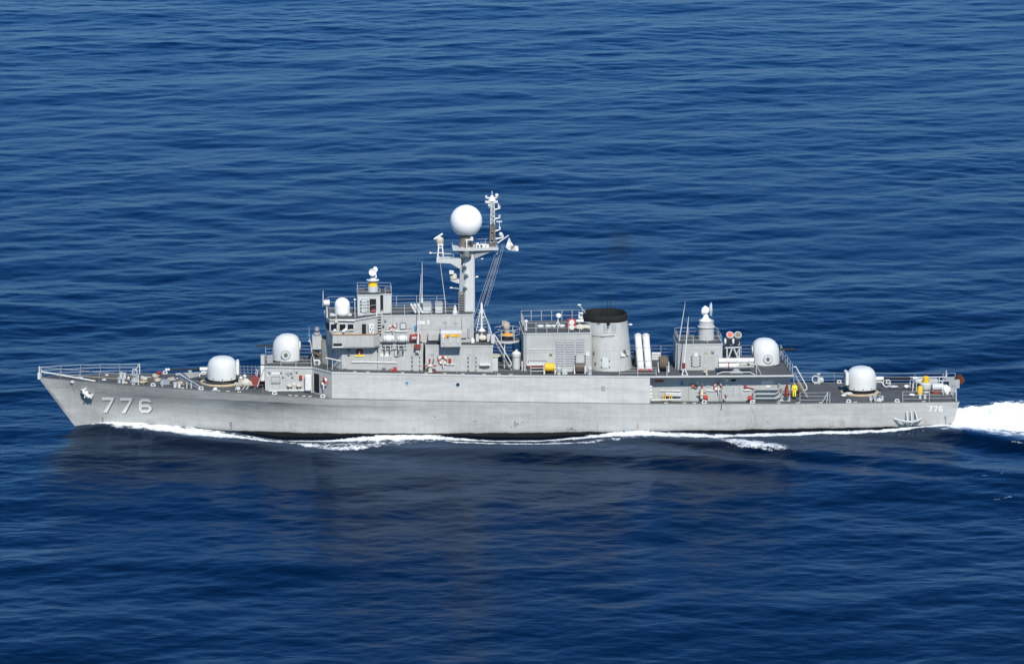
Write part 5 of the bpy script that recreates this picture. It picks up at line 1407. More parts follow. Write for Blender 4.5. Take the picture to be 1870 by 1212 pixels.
MB().tube((X(1381,688,-4.6), -4.6, deck1(24)), (X(1381,688,-4.6), -4.6, deck1(24)+1.1), .035).tube((X(1390,688,-4.6), -4.6, deck1(24)), (X(1382,688,-4.6), -4.6, deck1(24)+.9), .03).build("stanchion_pole", "grey_light", ship)

# ------------------------------------------------------------------ after side recess under the upper deck
YQ = 3.78
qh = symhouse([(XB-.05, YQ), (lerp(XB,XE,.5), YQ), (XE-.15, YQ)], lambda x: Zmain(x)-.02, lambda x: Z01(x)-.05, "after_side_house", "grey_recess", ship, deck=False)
YQ = -YQ
plate("red_tape", 1196, 1212, 694, 697.5, YQ-.02, .05, "red", qh)
bar(1205, 713, 1224, 713.3, YQ, .05, "white", qh); bar(1224.5, 713.3, 1243, 713.6, YQ, .055, "white", qh)
for k, (a, b) in enumerate(((1215,1244),(1216,1244))): bar(a, 718+k*3, b, 719+k*3, YQ-.2, .13, "grey_light", qh, "pipe_store")
for px in (1210, 1222): 
    for d in (0, 4): plate("rack_post", px+d, px+d+1.6, 720, 729, YQ-.3, .12, "yellow", qh)
bar(1189, 730, 1243, 729, YQ-.4, .06, "white", qh)
plate("emblem", 1243, 1248, 696, 703, YQ, .03, "blue", qh)
plate("hose_box", 1263, 1268, 700, 707, YQ, .2, "orange_red", qh); p = P(1270.5, 706, YQ); MB().torus((p.x, YQ-.1, p.z), .14, .04, axis='Y', n=14, m=6).build("hose_coil", "black", qh)
plate("sign_plate", 1272, 1276, 696, 702, YQ, .03, "white", qh); plate("sign_plate", 1279, 1286, 700.5, 702, YQ, .03, "white", qh)
plate("vent_panel", 1289, 1297, 698, 706, YQ, .06, "grey", qh)
bar(1290, 713, 1303, 713.3, YQ, .05, "white", qh); bar(1304, 713, 1319, 713.5, YQ, .05, "white", qh)
plate("sign_plate", 1325, 1329, 691.5, 697, YQ, .03, "white", qh); plate("vent_panel", 1335, 1344, 692, 696, YQ, .03, "opening", qh)
for px in (1323.5, 1335, 1346):
    o = plate("louvre", px, px+8.5, 701, 722, YQ, .04, "grey_light", qh, bevel=.02)
    a, b = P(px+1, 702.5, YQ), P(px+7.5, 720.5, YQ); mb = MB()
    for k in range(6): z = lerp(b.z, a.z, (k+.5)/6); mb.box(a.x, b.x, YQ-.065, YQ-.03, z-.045, z+.03)
    mb.build("louvre_slats", "grey_mid", o)
p = P(1361, 706, YQ-.1); MB().blob(p, .16,.12,.14,2,.1,10,6).tube(p, P(1377, 710, YQ-.1), .04).build("fire_nozzle", "red", qh)
bar(1358, 712.5, 1371, 712.3, YQ, .06, "white", qh)
plate("name_board", 1391, 1413.5, 695.5, 701, YQ, .04, "white", qh); plate("sign_plate", 1399, 1407, 703.5, 707, YQ, .04, "white", qh)
bar(1402, 692.8, 1439, 692, YQ, .05, "white", qh, off=.3)
def pipe_run(pts, r, name="pipe_bend", mat="grey_mid"):
    MB().path([P(x, y, YQ-.25) for x, y in pts], r, 8).build(name, mat, qh)
pipe_run([(1376,727),(1376,716),(1378,712),(1383,711),(1420,711),(1423,708),(1423,700)], .10)
pipe_run([(1381,719.5),(1415,719.5),(1421,716),(1424,710)], .09)
pipe_run([(1381,727),(1418,727),(1425,724),(1428,717),(1428,708)], .10)
# fire hydrants
def hydrant(px, py, Y, mat="cream"):
    p = P(px, py, Y)
    o = MB().lathe([(.16,0),(.16,.3),(.22,.36),(.14,.5),(.14,.95),(.1,1.1)], (p.x, Y, p.z), 12).build("fire_hydrant", mat, qh, smooth=40)
    MB().tube((p.x-.4,Y,p.z+.52),(p.x+.4,Y,p.z+.52), .07).tube((p.x,Y-.1,p.z+.95),(p.x,Y-.1,p.z+1.3), .08).build("handwheel", "red_brown", o)
    return o
hydrant(1281.5, 727, YQ-.5)
o = hydrant(1437, 724, YQ-.4, "red_brown"); MB().torus((P(1437,717,YQ-.4).x, YQ-.5, P(1437,717,YQ-.4).z-.05), .27, .06, axis='Y', n=16, m=6, a0=math.pi, a1=2*math.pi).build("hose_coil", "red_brown", o)
for px, py in ((1288.5,727),(1369.5,728)): p = P(px, py, YQ-.7); MB().lathe([(.24,-.2),(.24,.2)], p+Vector((0,0,.05)), 14, axis='X').build("hose_drum", "red", qh)
bar(1325, 728, 1324, 720, YQ-.6, .06, "red_brown", qh, "nozzle"); bar(1323,721,1328,724,YQ-.6,.06,"red_brown",qh,"nozzle")
bar(1258, 696, 1258, 730, YQ, .015, "grey_mid", qh, "conduit", .02); bar(1318.5, 697, 1317, 735, YQ-.6, .03, "grey_dark", qh, "hose")
for px in (1186.5,):
    for py in (705, 711, 718, 724): p = P(px+2, py, -4.6); MB().box(p.x-.15, p.x+.12, -4.75, -4.6, p.z-.08, p.z+.08).build("door_clip", "white", side)
ladder(P(1473, 724, -2.6), P(1450, 682, -2.6), .8, ship, 9, ax=(.2,-.85,0), treads=True)
mb = MB()
for dy in (-3.1, -2.1): mb.path([P(1449, 670, dy), P(1453, 669, dy), P(1473.5, 706, dy), P(1473, 711, dy), P(1468, 713, dy)], .05, 6)
mb.build("ladder_rail", "white", ship)

# ------------------------------------------------------------------ foredeck
def D(px, py):
    """point of the main deck seen at a pixel"""
    z = 3.5
    for _ in range(8): p = W(px, py, z); z = Zmain(p.x)+.03
    lim = max(.1, Bdeck(p.x)-.32)
    return Vector((p.x, max(-lim, min(lim, p.y)), z))
def bits(px, py, name, mat, r, h, prof=None, parent=None):
    p = D(px, py); prof = prof or [(r,0),(r,h*.85),(r*1.25,h*.88),(r*1.25,h)]
    return MB().lathe(prof, p, 14).build(name, mat, parent or ship, smooth=40)
def edge_rail(px0, px1, side_, h=1.0, wires=3, step=2.4, r=.018, n=6, inset_=.08, sag=.03):
    a, b = D(px0, 705), D(px1, 715); pts = []
    for i in range(n+1):
        x = lerp(a.x, b.x, i/n); pts.append((x, side_*(Bdeck(x)-inset_), Zmain(x)+.01))
    return rail(pts, ship, h=h, wires=wires, step=step, r=r, sag=sag)
xa = -43.7
for s in (-1, 1):
    pts = [(x, s*max(.06, Bdeck(x)-.07), Zmain(x)) for x in np.linspace(xa, D(252, 704).x, 6)]
    rail(pts, ship, h=.98, wires=3 if s > 0 else 2, step=2.35, r=.030 if s > 0 else .026, sag=.02)
    e = Vector(pts[-1]); mb = MB().tube(e+Vector((0,0,.98)), e+Vector((-.6,-s*.1,0)), .035).tube(e+Vector((.04,0,0)), e+Vector((.04,0,1.0)), .05)
    mb.build("rail_end_post", "grey_light", ship)
mb = MB().path([(x, -max(.02, Bdeck(x)-.1)*.96, Zmain(x)+lerp(.55,.05,(x+43.7)/5.2)) for x in np.linspace(-43.7, -38.5, 6)], .07, 6); mb.build("rubbing_pipe", "white", ship)
MB().box(-44.05, -43.75, -.2, .2, 4.75, 5.35).tube((-43.9,0,5.0),(-43.85,0,6.0), .09).build("stem_post", "grey_light", ship, bevel=.04)
p = on_hull(132.5, 697, .05); mb = MB().tube(p, on_hull(137.5, 716, .06), .025).blob(p, .22,.06,.14,2,.1,10,6); mb.build("hull_bracket", "grey_light", hull)
edge_rail(262, 480, -1, h=.9, wires=1, step=3.6, r=.010, sag=.12)
edge_rail(432, 474, 1, h=.95, wires=3, step=2.2, r=.018, sag=.12)
for px, py in ((296,708),(341,711),(349,711)):
    p = D(px, py); MB().tube(p, p+Vector((0,0,.62)), .06).build("stanchion_pole", "grey_light", ship)
for px, py in ((221,689),(227.3,690),(217,703),(224.5,703.5),(324,691),(319.5,708.5),(327,709),(551,714),(558,714),(347,686)): bits(px, py, "bollard", "grey_light", .16, .5)
for px, py, rx, ry, rz, mat in ((262,698,.42,.5,.16,"tan"),(288,696,.36,.4,.26,"canvas"),(284,689,.36,.4,.3,"canvas"),(313,695,.36,.5,.28,"canvas"),(328,703,.36,.4,.34,"tan"),(173,691,.48,.4,.14,"brown"),(263,692.5,.34,.4,.2,"cream"),(146,690,.28,.3,.12,"grey_light")):
    p = D(px, py); MB().blob((p.x, p.y, p.z+rz*.4), rx*1.05, ry, rz*.7, int(px), .3).build("canvas_cover", mat, ship, smooth=60)
for px, py, rx, rz in ((235,694,.22,.26),(244.5,697,.3,.14),(229.5,700,.22,.12),(190,695,.32,.12),(195,687,.22,.16),(270,690,.5,.09),(280,707,.1,.1),(231,704,.14,.1),(260,689,.3,.1)):
    p = D(px, py); MB().blob((p.x, p.y, p.z+rz*.7), rx*.7, rx*.55, rz*.7, int(px*3), .2, 12, 8).build("deck_fitting", "cream" if px % 2 else "grey_light", ship, smooth=60)
p = D(291, 688); MB().tube(p, p+Vector((0,0,.4)), .06).lathe([(.2,.3),(.28,.45),(.1,.55)], p, 12).build("valve", "red", ship)
# anchor chains and the capstan
for y in (-.55, .55):
    MB().path([(x, y*(1 if x > -35 else .9), Zmain(x)+.08) for x in np.linspace(-38, -32.2, 5)], .09, 5).build("anchor_chain", "brown", ship)
bits(246, 697, "capstan", "grey_mid", .4, .7, [(.5,0),(.34,.15),(.3,.5),(.42,.65),(.42,.75)])
p = D(246, 690); MB().path([p+Vector((-.35,0,0)), p+Vector((-.15,0,.85)), p+Vector((.2,0,.85)), p+Vector((.25,0,0))], .05).build("chain_stopper", "grey_light", ship)
p = D(301, 701); MB().box(p.x-.45, p.x+.45, p.y-.3, p.y+2.0, p.z-.02, p.z+.06).build("deck_hatch", "grey_mid", ship, bevel=.02)
# breakwater in front of the gun
ax_ = D(329, 690); bx_ = D(363, 706)
ap = Vector((ax_.x, 0, Zmain(ax_.x)))
for s in (-1, 1):
    e = Vector((bx_.x, s*3.1, Zmain(bx_.x)))
    vs = [ap, e, e+Vector((0,0,.28)), ap+Vector((-.15,0,.75))]; vs += [v+Vector((.09,0,0)) for v in vs]
    o = MB().add(vs, [(0,1,2,3),(7,6,5,4),(0,4,5,1),(1,5,6,2),(2,6,7,3),(3,7,4,0)]).build("breakwater", "grey", ship)
    MB().tube(vs[3], vs[2], .05).build("breakwater_edge", "grey_light", o)
# mooring fairleads along both edges
proto = None
for px, py, s in ((279,711,-1),(367,716,-1),(501.5,724,-1),(589.5,727,-1),(1286,736,-1),(1374,736,-1),(1550,735,-1),(1638.5,734,-1),(371,700,1),(1533,700,1),(300,700,1),(1622,700,1)):
    x = D(px, py).x; loc = (x, s*(Bdeck(x)-.14), Zmain(x)+.01)
    if proto is None:
        mb = MB(); o1, i1 = [], []
        for k in range(24):
            t = 2*math.pi*k/24
            cx, cz = math.cos(t), math.sin(t)
            o1.append((.48*math.copysign(abs(cx)**.7, cx)*(1 if cz < 0 else .78), .29+.29*math.copysign(abs(cz)**.6, cz)))
            i1.append((.24*math.copysign(abs(cx)**.7, cx), .29+.16*math.copysign(abs(cz)**.7, cz)))
        for y in (-.11, .11): mb.v += [(a, y, b) for a, b in o1]+[(a, y, b) for a, b in i1]
        n = 24
        for i in range(n):
            j = (i+1) % n
            mb.f += [(i, j, n+j, n+i), (48+j, 48+i, 48+n+i, 48+n+j), (j, i, 48+i, 48+j), (n+i, n+j, 48+n+j, 48+n+i)]
        proto = mb.build("fairlead", "white", ship, loc=loc)
    else: dup(proto, ship, loc)
    if proto.scale.x == 1: proto.scale = (.56,.56,.56)
# white deck edge clips
proto = None
for px, py in ((399,716),(416,716),(437,717),(530,724),(541,724),(555,725),(566,726),(390,712),(1216,736),(1250,736),(1268,736),(1422,736),(1457,736),(1499,736),(1562,735),(1687,734),(243,707),(333,712)):
    x = D(px, py).x; loc = (x, -(Bdeck(x)-.05), Zmain(x))
    if proto is None: proto = MB().sideprism([(-.19,.12),(-.07,.0),(.07,.0),(.19,.12),(.1,.14),(0,.07),(-.1,.14)], -.05, .05).build("edge_cleat", "cream", ship, loc=loc)
    else: dup(proto, ship, loc)
proto = None
for px in (648, 672, 735, 778, 812, 845, 884, 911, 933):
    p = P(px, 686, -4.9); loc = (p.x, -(Bdeck(p.x)-.03), deck1(p.x))
    if proto is None: proto = MB().sideprism([(-.2,.13),(-.08,.0),(.08,.0),(.2,.13),(0,.07)], -.05, .05).build("edge_cleat", "cream", ship, loc=loc)
    else: dup(proto, ship, loc)
# gear between the gun and the forward house
p = D(449, 708); o = MB().blob((p.x, p.y, p.z+.45), .62,.5,.42,31,.25).build("canvas_cover", "cream", None, smooth=60); tag(o, "cream canvas covered gear on short legs, just abaft the forward gun", "covered gear")
mb = MB()
for dx in (-.1, .25): mb.tube((p.x+dx, p.y-.4, p.z+.2), (p.x+dx-.25, p.y-.7, p.z-.02), .05)
mb.build("cover_leg", "grey_light", o)
for px, py in ((440,697),(447,694)): bits(px, py, "deck_vent", "white", .17, .55, [(.2,0),(.12,.2),(.2,.4),(.08,.55)])
for px, py in ((435,711),(393,713),(431,703)): bits(px, py, "deck_vent", "white", .2, .3, [(.2,0),(.22,.12),(.12,.25)])
p = D(435, 712); MB().tube(p, p+Vector((.12,0,.95)), .04).tube(p+Vector((-.3,0,0)), p+Vector((.12,0,.95)), .04).build("rail_end_post", "grey_light", ship)
ladder(D(464, 709)+Vector((0,.4,0)), P(470, 674, -.5), .6, ship, 5, ax=(.2,-.8,0), treads=True)
# anchor housed on the bow
c = on_hull(157, 717, .12)
an = MB().tube(c+Vector((-.30,-.22,.22)), c+Vector((.34,-.22,-.36)), .20, n=8)
for s_, q in ((-1, c+Vector((-.30,-.22,.22))), (1, c+Vector((.34,-.22,-.36)))):
    t = q+Vector((.42,-.16,.40)); w = Vector((-.16,0,.16))*s_
    an.add([q-w*1.2+Vector((0,.1,0)), q+w*1.2+Vector((0,.1,0)), t+Vector((0,.05,0)), q-w*1.2-Vector((0,.1,0)), q+w*1.2-Vector((0,.1,0)), t-Vector((0,.05,0))], [(0,1,2),(5,4,3),(0,3,4,1),(1,4,5,2),(2,5,3,0)])
an.tube(c+Vector((.02,-.2,-.08)), c+Vector((.16,.35,.30)), .13, n=8).tube(c+Vector((.02,-.2,-.08)), c+Vector((-.16,-.3,-.42)), .13, .05, n=8)
an.build("anchor", "white", hull, bevel=.03)
MB().torus(c+Vector((0,.05,.08)), .42, .09, axis='Y', n=20, m=6).build("hawse_pipe", "grey_dark", hull)

# ------------------------------------------------------------------ quarterdeck
for px0, px1, s, w in ((1459, 1514, -1, 3), (1597, 1606, -1, 3), (1648, 1746, -1, 3)):
    a, b = D(px0, 733), D(px1, 733)
    rail([(a.x, -(Bdeck(a.x)-.12), Zmain(a.x)), (b.x, -(Bdeck(b.x)-.12), Zmain(b.x))], ship, h=1.05, wires=w, step=2.6, r=.024, sag=.02)
a, b = D(1450, 700), D(1744, 700)
rail([(x, Bdeck(x)-.12, Zmain(x)) for x in np.linspace(a.x, b.x, 5)], ship, h=1.05, wires=3, step=3.0, r=.022, sag=.03)
rail([(43.7, -4.1, Zmain(43)), (43.7, 4.1, Zmain(43))], ship, h=1.05, wires=2, step=2.0, r=.026)
for px, s in ((1509,-1),(1727,1),(1598,-1)):
    x = D(px, 734 if s < 0 else 700).x; y = s*(Bdeck(x)-.15); z = Zmain(x)
    MB().tube((x,y,z),(x+.1,y,z+1.05), .035).tube((x-.45,y,z),(x+.1,y,z+1.05), .035).build("rail_end_post", "grey_light", ship)
MB().tube((43.75,2.5,2.3),(43.75,2.5,4.0), .05).build("ensign_staff", "grey_light", ship)
for px, py in ((1589.5,731),(1597.5,731),(1680,728),(1689,728),(1611,731)): bits(px, py, "bollard", "grey_light", .13, .42)
bits(1605, 732, "deck_vent", "white", .2, .3, [(.26,0),(.22,.2),(.08,.32)])
for px, py, rx, rz in ((1655,709,.3,.18),(1665.5,723,.32,.12),(1632,708,.5,.12),(1549,721,.5,.14),(1556,718,.3,.14),(1497,696,.3,.3),(1541,724,.3,.12)):
    p = D(px, py); MB().blob((p.x, p.y, p.z+rz), rx*.9, rx*.7, rz, int(px), .2, 12, 8).build("deck_fitting", "grey_light" if px in (1632,1549,1497) else "white", ship, smooth=60)
p = D(1489, 700); MB().torus((p.x, p.y, p.z+.42), .33, .07, axis='Y', n=18, m=6).tube((p.x,p.y,p.z),(p.x,p.y,p.z+.15), .2).build("cable_reel", "grey_light", ship)
p = D(1495.5, 700); MB().tube((p.x,p.y,p.z),(p.x,p.y,p.z+1.05), .05).box(p.x-.2,p.x+.1,p.y-.1,p.y+.1,p.z+.9,p.z+1.05).box(p.x-.15,p.x+.1,p.y-.15,p.y+.15,p.z,p.z+.45).build("deck_post", "grey_light", ship)
p = D(1619, 706); MB().torus((p.x, p.y, p.z+.36), .36, .07, axis='Y', n=18, m=6).build("cable_reel", "grey_light", ship)
p = D(1452, 722); MB().blob((p.x+.55, p.y+1.2, p.z+.5), .5,.5,.6,5,.15).build("dark_cover", "brown", ship, smooth=60)
# towing winch, capstan and racks right aft
p = D(1690.5, 716)
cp = MB().lathe([(.34,-.02),(.30,.25),(.52,.35),(.56,.6),(.56,.85),(.42,.95),(.3,1.0)], p, 22).build("capstan", "grey_light", ship, smooth=40)
MB().lathe([(.33,1.0),(.36,1.1),(.3,1.35),(.34,1.45),(.2,1.58)], p, 16).build("capstan_cover", "yellow", cp, smooth=50)
p = D(1680, 719); MB().lathe([(.26,0),(.28,.4),(.18,.75),(.1,.8)], p, 14).build("mooring_buoy", "yellow", None, smooth=50)
tag(bpy.data.objects["mooring_buoy"], "small yellow buoy standing forward of the yellow topped capstan", "buoy")
p = D(1702, 718); q = D(1722, 718)
dm = MB().tube((p.x, p.y, p.z+.62), (q.x, p.y, p.z+.62), .36, n=20).build("winch_drum", "grey_light", ship, smooth=40)
MB().box(p.x+.0, q.x, p.y-.4, p.y+.4, p.z, p.z+.24).build("winch_base", "red_brown", dm)
p = D(1727, 720); tag(MB().blob((p.x, p.y, p.z+.42), .42,.4,.48,77,.35,9,7).build("draped_cover", "white"), "lumpy white cloth cover beside the winch drum at the stern", "cover")
a, b = D(1665, 712), D(1732, 712)
mb = MB()
for y in (-.6, 1.2):
    mb.tube((a.x, a.y+y, a.z+1.0), (b.x, a.y+y, a.z+1.0), .06)
    for t in (0, .1, .8, 1): x = lerp(a.x, b.x, t); mb.tube((x, a.y+y, a.z), (x, a.y+y, a.z+1.0), .05)
for t in (0, 1): x = lerp(a.x, b.x, t); mb.tube((x, a.y-.6, a.z+1.0), (x, a.y+1.2, a.z+1.0), .05)
mb.build("launch_rack", "grey_light", ship)
MB().box(lerp(a.x,b.x,.42), lerp(a.x,b.x,.72), a.y+.2, a.y+1.0, a.z+.35, a.z+.95).build("rack_box", "grey", ship)
p = D(1681, 708); MB().lathe([(.5,0),(.62,.15),(.6,.4),(.2,.55)], (p.x, p.y+.6, p.z+.35), 18).build("cable_reel", "turret_grey", ship, smooth=40)
c = P(1752.5, 692.5, 1.0)
ro = MB().lathe([(.36,-.5),(.42,-.4),(.40,.0),(.42,.4),(.36,.5)], (c.x, 1.0, c.z), 20, axis='Y').build("towing_sheave", "rust", ship, smooth=40)
MB().box(c.x-1.3, c.x-.1, .4, .55, c.z-.75, c.z+.1).box(c.x-1.3, c.x-.1, 1.5, 1.65, c.z-.75, c.z+.1).box(c.x-1.3, c.x-1.15, .4, 1.65, c.z-.75, c.z-.1).build("sheave_bracket", "grey_mid", ro)
for px, py in ((1737,719),(1743,716)): bits(px, py, "deck_post", "grey_mid", .2, .7)
# propeller guard
def offhull(px, py, d):
    p = on_hull(px, py, 0); return Vector((p.x, p.y-d, p.z))
pg = MB()
pts = [offhull(1632.5, 764, .03), offhull(1643, 765.5, .5), offhull(1655, 766.8, .72), offhull(1664, 766.8, .72), offhull(1675, 765.5, .5), offhull(1682, 763.5, .03)]
pg = MB().path(pts, .10, 8).build("propeller_guard", "grey_light", hull)
for x0, x1 in ((1655.5, 1655.5), (1663.5, 1663.5), (1671, 1674.5)):
    MB().tube(offhull(x0, 750.5, .12), offhull(x1, 766.5, .68), .085, n=8).build("guard_strut", "grey_light", pg)
for x in (1645, 1655.5, 1663.5, 1672): MB().tube(offhull(x, 766.5, .62), offhull(1660+(x-1660)*.5, 775, .03), .06).build("guard_strut", "grey_mid", pg)
MB().tube(on_hull(1372, 742, .03), on_hull(1383, 776, .03), .02, n=4).build("hanging_line", "grey_mid", hull)
MB().tube(on_hull(1317.5, 737, .04), on_hull(1317, 748, .04), .05, n=5).build("hanging_hose", "grey_dark", hull)
plate("scupper", 1489, 1493, 734, 741, -4.72, .05, "grey_dark", hull)

# ------------------------------------------------------------------ things that can be lifted off the ship
def life_ring(loc, yaw, label):
    t = empty("life_ring", loc, yaw); tag(t, label, "life ring", "life rings hung on the warship's walls")
    MB().torus((0,0,0), .34, .10, axis='Y', n=28, m=10).build("ring", "orange_red", t, smooth=60)
    for k in range(4):
        a = math.pi/4+k*math.pi/2
        MB().torus((0,0,0), .34, .112, axis='Y', n=5, m=10, a0=a-.36, a1=a+.36).build("band", "white", t, smooth=60)
    MB().tube((.0,-.10,-.22), (.06,-.12,-.72), .07, .05, n=8).build("float_light", "white", t)
    return t
p = P(808.5, 657, YH); life_ring((p.x, YH-.12, p.z), 0, "life ring below the shaded equipment basket on the middle house wall")
p = P(1311, 705, YQ); life_ring((p.x, YQ-.12, p.z), 0, "life ring in the recess under the after deck")
p = P(717, 598.5, YM); life_ring((p.x, YM-.12, p.z), 0, "life ring high on the wall above the life rafts").scale = (.75,.75,.75)
ang = math.atan2(dirv.y, dirv.x)
life_ring((ring_c.x, ring_c.y, P(593, 697, ring_c.y).z), ang, "life ring on the angled wall next to the foredeck doorway")
for px0, px1, lab in ((699, 720.5, "white life raft canister nearest the bridge wing"), (724.5, 744.5, "white life raft canister next to the red locker")):
    a, b = P(px0, 618.5, -4.15), P(px1, 618.5, -4.15); L = b.x-a.x
    t = empty("life_raft", ((a.x+b.x)/2, -4.15, a.z)); tag(t, lab, "life raft", "life raft canisters on the port rack")
    MB().lathe([(.1,-L/2),(.26,-L/2+.04),(.35,-L/2+.14),(.37,0),(.35,L/2-.14),(.26,L/2-.04),(.1,L/2)], (0,0,0), 24, axis='X').build("canister", "white", t, smooth=40)
    for s in (-.28, .28): MB().lathe([(.378,-.03),(.378,.03)], (s*L,0,0), 24, axis='X').build("strap", "grey_mid", t)
    MB().lathe([(.385,-.05),(.385,.05)], (0,0,0), 24, axis='X').build("joint_band", "turret_grey", t)
# ensign flying from the gaff
h0 = P(929.5, 433, -.3)
fl = empty("ensign", h0); tag(fl, "white ensign with a red and blue disc, drooping from the mast gaff", "flag")
us = np.linspace(0, 1, 15); vs_ = np.linspace(0, 1, 10)
Pt = [P(x, y, -.3)-h0 for x, y in ((929.5,433),(934,443),(938.5,449),(946.5,449.5))]; Pb = [P(x, y, -.3)-h0 for x, y in ((923.5,452),(931,457),(938,458.5),(946.5,457.5))]
def flagpt(u, v):
    k = min(2, int(u*3)); f = u*3-k; q = Pt[k].lerp(Pt[k+1], f).lerp(Pb[k].lerp(Pb[k+1], f), v)
    q.y += .14*math.sin(u*9+v*2.2)+.05*math.sin(u*17-v*4); return q
vs = [flagpt(u, v) for v in vs_ for u in us]; nu = len(us); nb = len(vs)
fs = [(j*nu+i, j*nu+i+1, (j+1)*nu+i+1, (j+1)*nu+i) for j in range(len(vs_)-1) for i in range(nu-1)]
MB().add(vs, fs).build("cloth", "white", fl, smooth=80)
for nm, mat, s0 in (("red_half","red",0),("blue_half","blue",math.pi)):
    mb = MB(); cu, cv = .44, .48; n = 14
    pts = [flagpt(cu+.13*math.cos(s0+math.pi*k/n), cv-.24*math.sin(s0+math.pi*k/n))+Vector((0,-.015,0)) for k in range(n+1)]
    mb.add([flagpt(cu, cv)+Vector((0,-.015,0))]+pts, [(0,k+1,k+2) for k in range(n)]); mb.build(nm, mat, fl)
for u, v in ((.18,.2),(.74,.22),(.2,.78),(.74,.78)):
    mb = MB(); q = [flagpt(u-.03, v-.08), flagpt(u+.03, v-.08), flagpt(u+.03, v+.08), flagpt(u-.03, v+.08)]
    mb.add([w+Vector((0,-.015,0)) for w in q], [(0,1,2,3)]); mb.build("trigram", "grey_dark", fl)

# ------------------------------------------------------------------ sailor in a yellow hooded suit
def skin_body(name, joints, bones, mat, parent, levels=2):
    """one continuous surface grown from joints {name: (point, radius)} and bones"""
    keys = list(joints); me = bpy.data.meshes.new(name)
    me.from_pydata([joints[k][0] for k in keys], [(keys.index(a), keys.index(b)) for a, b in bones], [])
    o = bpy.data.objects.new(name, me); COL.objects.link(o); o.parent = parent
    sk = o.modifiers.new("skin", 'SKIN'); sk.use_smooth_shade = True
    sub = o.modifiers.new("sub", 'SUBSURF'); sub.levels = sub.render_levels = levels
    bpy.context.view_layer.update()
    for i, k in enumerate(keys):
        r = joints[k][1]; me.skin_vertices[0].data[i].radius = (r, r) if not isinstance(r, tuple) else r
        me.skin_vertices[0].data[i].use_root = (i == 0)
    me.materials.append(MATS[mat])
    return o
foot = D(1450.5, 728)
per = empty("person", (foot.x, foot.y, foot.z), math.radians(-15))
per.scale = (.88,.88,.9)
tag(per, "person in a yellow hooded rain suit and dark boots standing by the after ladder", "person")
J = {"pelvis": ((0,0,.90), (.17,.14)), "waist": ((0,0,1.06), (.16,.13)), "chest": ((.0,-.01,1.32), (.19,.14)), "neck": ((0,-.02,1.49), .075), "head": ((0,-.03,1.60), (.115,.125)), "crown": ((0,-.02,1.70), .08),
     "sho_l": ((-.20,0,1.40), .085), "elb_l": ((-.25,.02,1.12), .07), "wri_l": ((-.23,-.10,.89), .055), "sho_r": ((.20,0,1.40), .085), "elb_r": ((.27,.0,1.13), .07), "wri_r": ((.27,-.12,.92), .055),
     "hip_l": ((-.10,0,.84), .11), "kne_l": ((-.11,-.03,.49), .085), "ank_l": ((-.11,0,.16), .075), "hip_r": ((.10,0,.84), .11), "kne_r": ((.11,-.02,.49), .085), "ank_r": ((.12,.02,.16), .075)}
Bn = [("pelvis","waist"),("waist","chest"),("chest","neck"),("neck","head"),("head","crown"),("chest","sho_l"),("sho_l","elb_l"),("elb_l","wri_l"),("chest","sho_r"),("sho_r","elb_r"),("elb_r","wri_r"),("pelvis","hip_l"),("hip_l","kne_l"),("kne_l","ank_l"),("pelvis","hip_r"),("hip_r","kne_r"),("kne_r","ank_r")]
skin_body("rain_suit", J, Bn, "lemon", per)
MB().blob((0,-.10,1.60), .075,.06,.10,1,.03).blob((0,-.165,1.59), .014,.02,.022,2,.02,8,6).build("face", "skin", per, smooth=60)
MB().tube((-.035,-.158,1.62),(-.025,-.16,1.62), .012).tube((.025,-.16,1.62),(.035,-.158,1.62), .012).tube((-.025,-.158,1.55),(.025,-.158,1.55), .007).build("face_features", "brown", per)
MB().lathe([(.185,-.03),(.185,.03)], (0,0,1.05), 20, sy=.8).build("belt", "grey_dark", per)
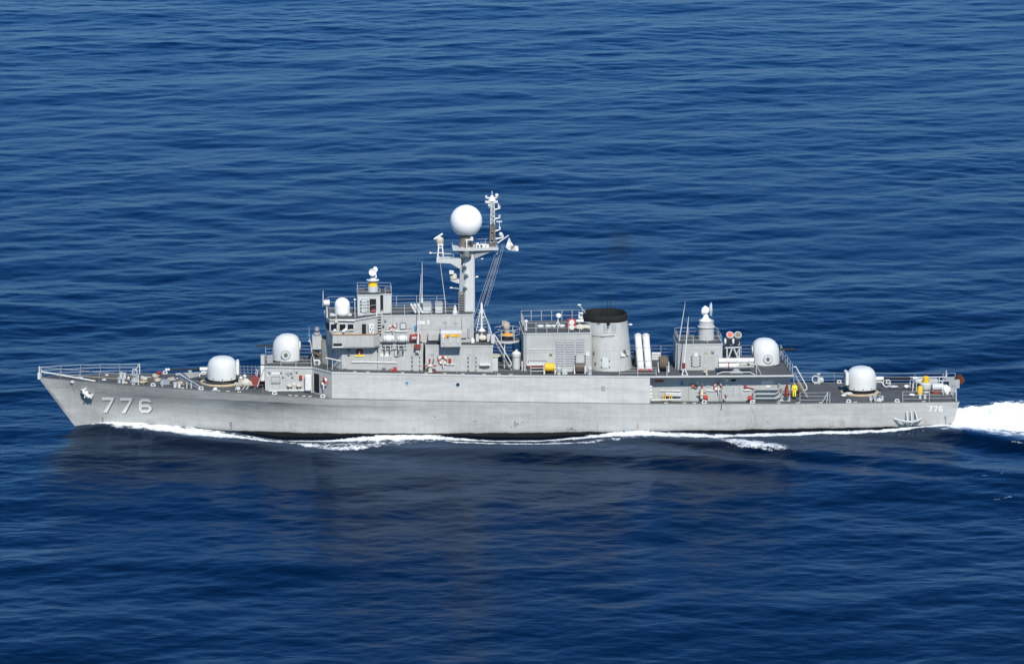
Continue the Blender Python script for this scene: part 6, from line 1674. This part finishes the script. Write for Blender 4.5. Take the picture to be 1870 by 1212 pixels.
for s, wr in ((-1, J["wri_l"][0]), (1, J["wri_r"][0])):
    w = Vector(wr); hj = {"wrist": (w+Vector((0,-.0,-.02)), .03), "palm": (w+Vector((0,-.02,-.08)), (.04,.022))}; hb = [("wrist","palm")]
    for k in range(4):
        b0 = w+Vector((0, -.045+.022*k-.005, -.10)); L = (.07,.085,.08,.06)[k]
        hj[f"k{k}"] = (b0, .011); hj[f"m{k}"] = (b0+Vector((-s*.012,-.006,-L*.5)), .0095); hj[f"t{k}"] = (b0+Vector((-s*.03,-.01,-L*.92)), .008)
        hb += [("palm", f"k{k}"), (f"k{k}", f"m{k}"), (f"m{k}", f"t{k}")]
    hj["th0"] = (w+Vector((-s*.01,-.055,-.06)), .012); hj["th1"] = (w+Vector((-s*.02,-.085,-.10)), .01); hb += [("palm","th0"),("th0","th1")]
    skin_body("hand", hj, hb, "skin", per, 1)
for s, x, y in ((-1,-.11,0),(1,.12,.02)):
    MB().lathe([(.085,.02),(.08,.15),(.085,.26)], (x, y, 0), 14).blob((x, y-.08, .05), .06,.14,.055,3,.03,12,8).build("boot", "black", per, smooth=50)

# ------------------------------------------------------------------ faint exhaust smoke drifting above the funnel
m = bpy.data.materials.new("smoke"); m.use_nodes = True; nt = m.node_tree
nt.nodes.remove(nt.nodes["Principled BSDF"])
pv = nt.nodes.new("ShaderNodeVolumePrincipled"); pv.inputs["Color"].default_value = (.05,.05,.05,1)
tc = nt.nodes.new("ShaderNodeTexCoord"); ln = nt.nodes.new("ShaderNodeVectorMath"); ln.operation = 'LENGTH'
nt.links.new(tc.outputs["Object"], ln.inputs[0])
r1 = nt.nodes.new("ShaderNodeMapRange"); r1.inputs[1].default_value = 1.0; r1.inputs[2].default_value = 0.0; r1.inputs[4].default_value = .5
nt.links.new(ln.outputs["Value"], r1.inputs[0])
nz = nt.nodes.new("ShaderNodeTexNoise"); nz.inputs["Scale"].default_value = 2.2; nz.inputs["Detail"].default_value = 3; nt.links.new(tc.outputs["Object"], nz.inputs["Vector"])
mm = nt.nodes.new("ShaderNodeMath"); mm.operation = 'MULTIPLY'; nt.links.new(r1.outputs[0], mm.inputs[0]); nt.links.new(nz.outputs["Fac"], mm.inputs[1])
nt.links.new(mm.outputs[0], pv.inputs["Density"]); nt.links.new(pv.outputs[0], nt.nodes["Material Output"].inputs["Volume"])
sm = MB().blob((0,0,0), 1, 1, 1, 3, .02, 20, 12).build("exhaust_smoke", m, None, loc=P(1132, 447, 0))
sm.scale = (1.7, 1.5, 2.2)
tag(sm, "faint dark puff of exhaust smoke above the funnel", "smoke", kind="stuff")
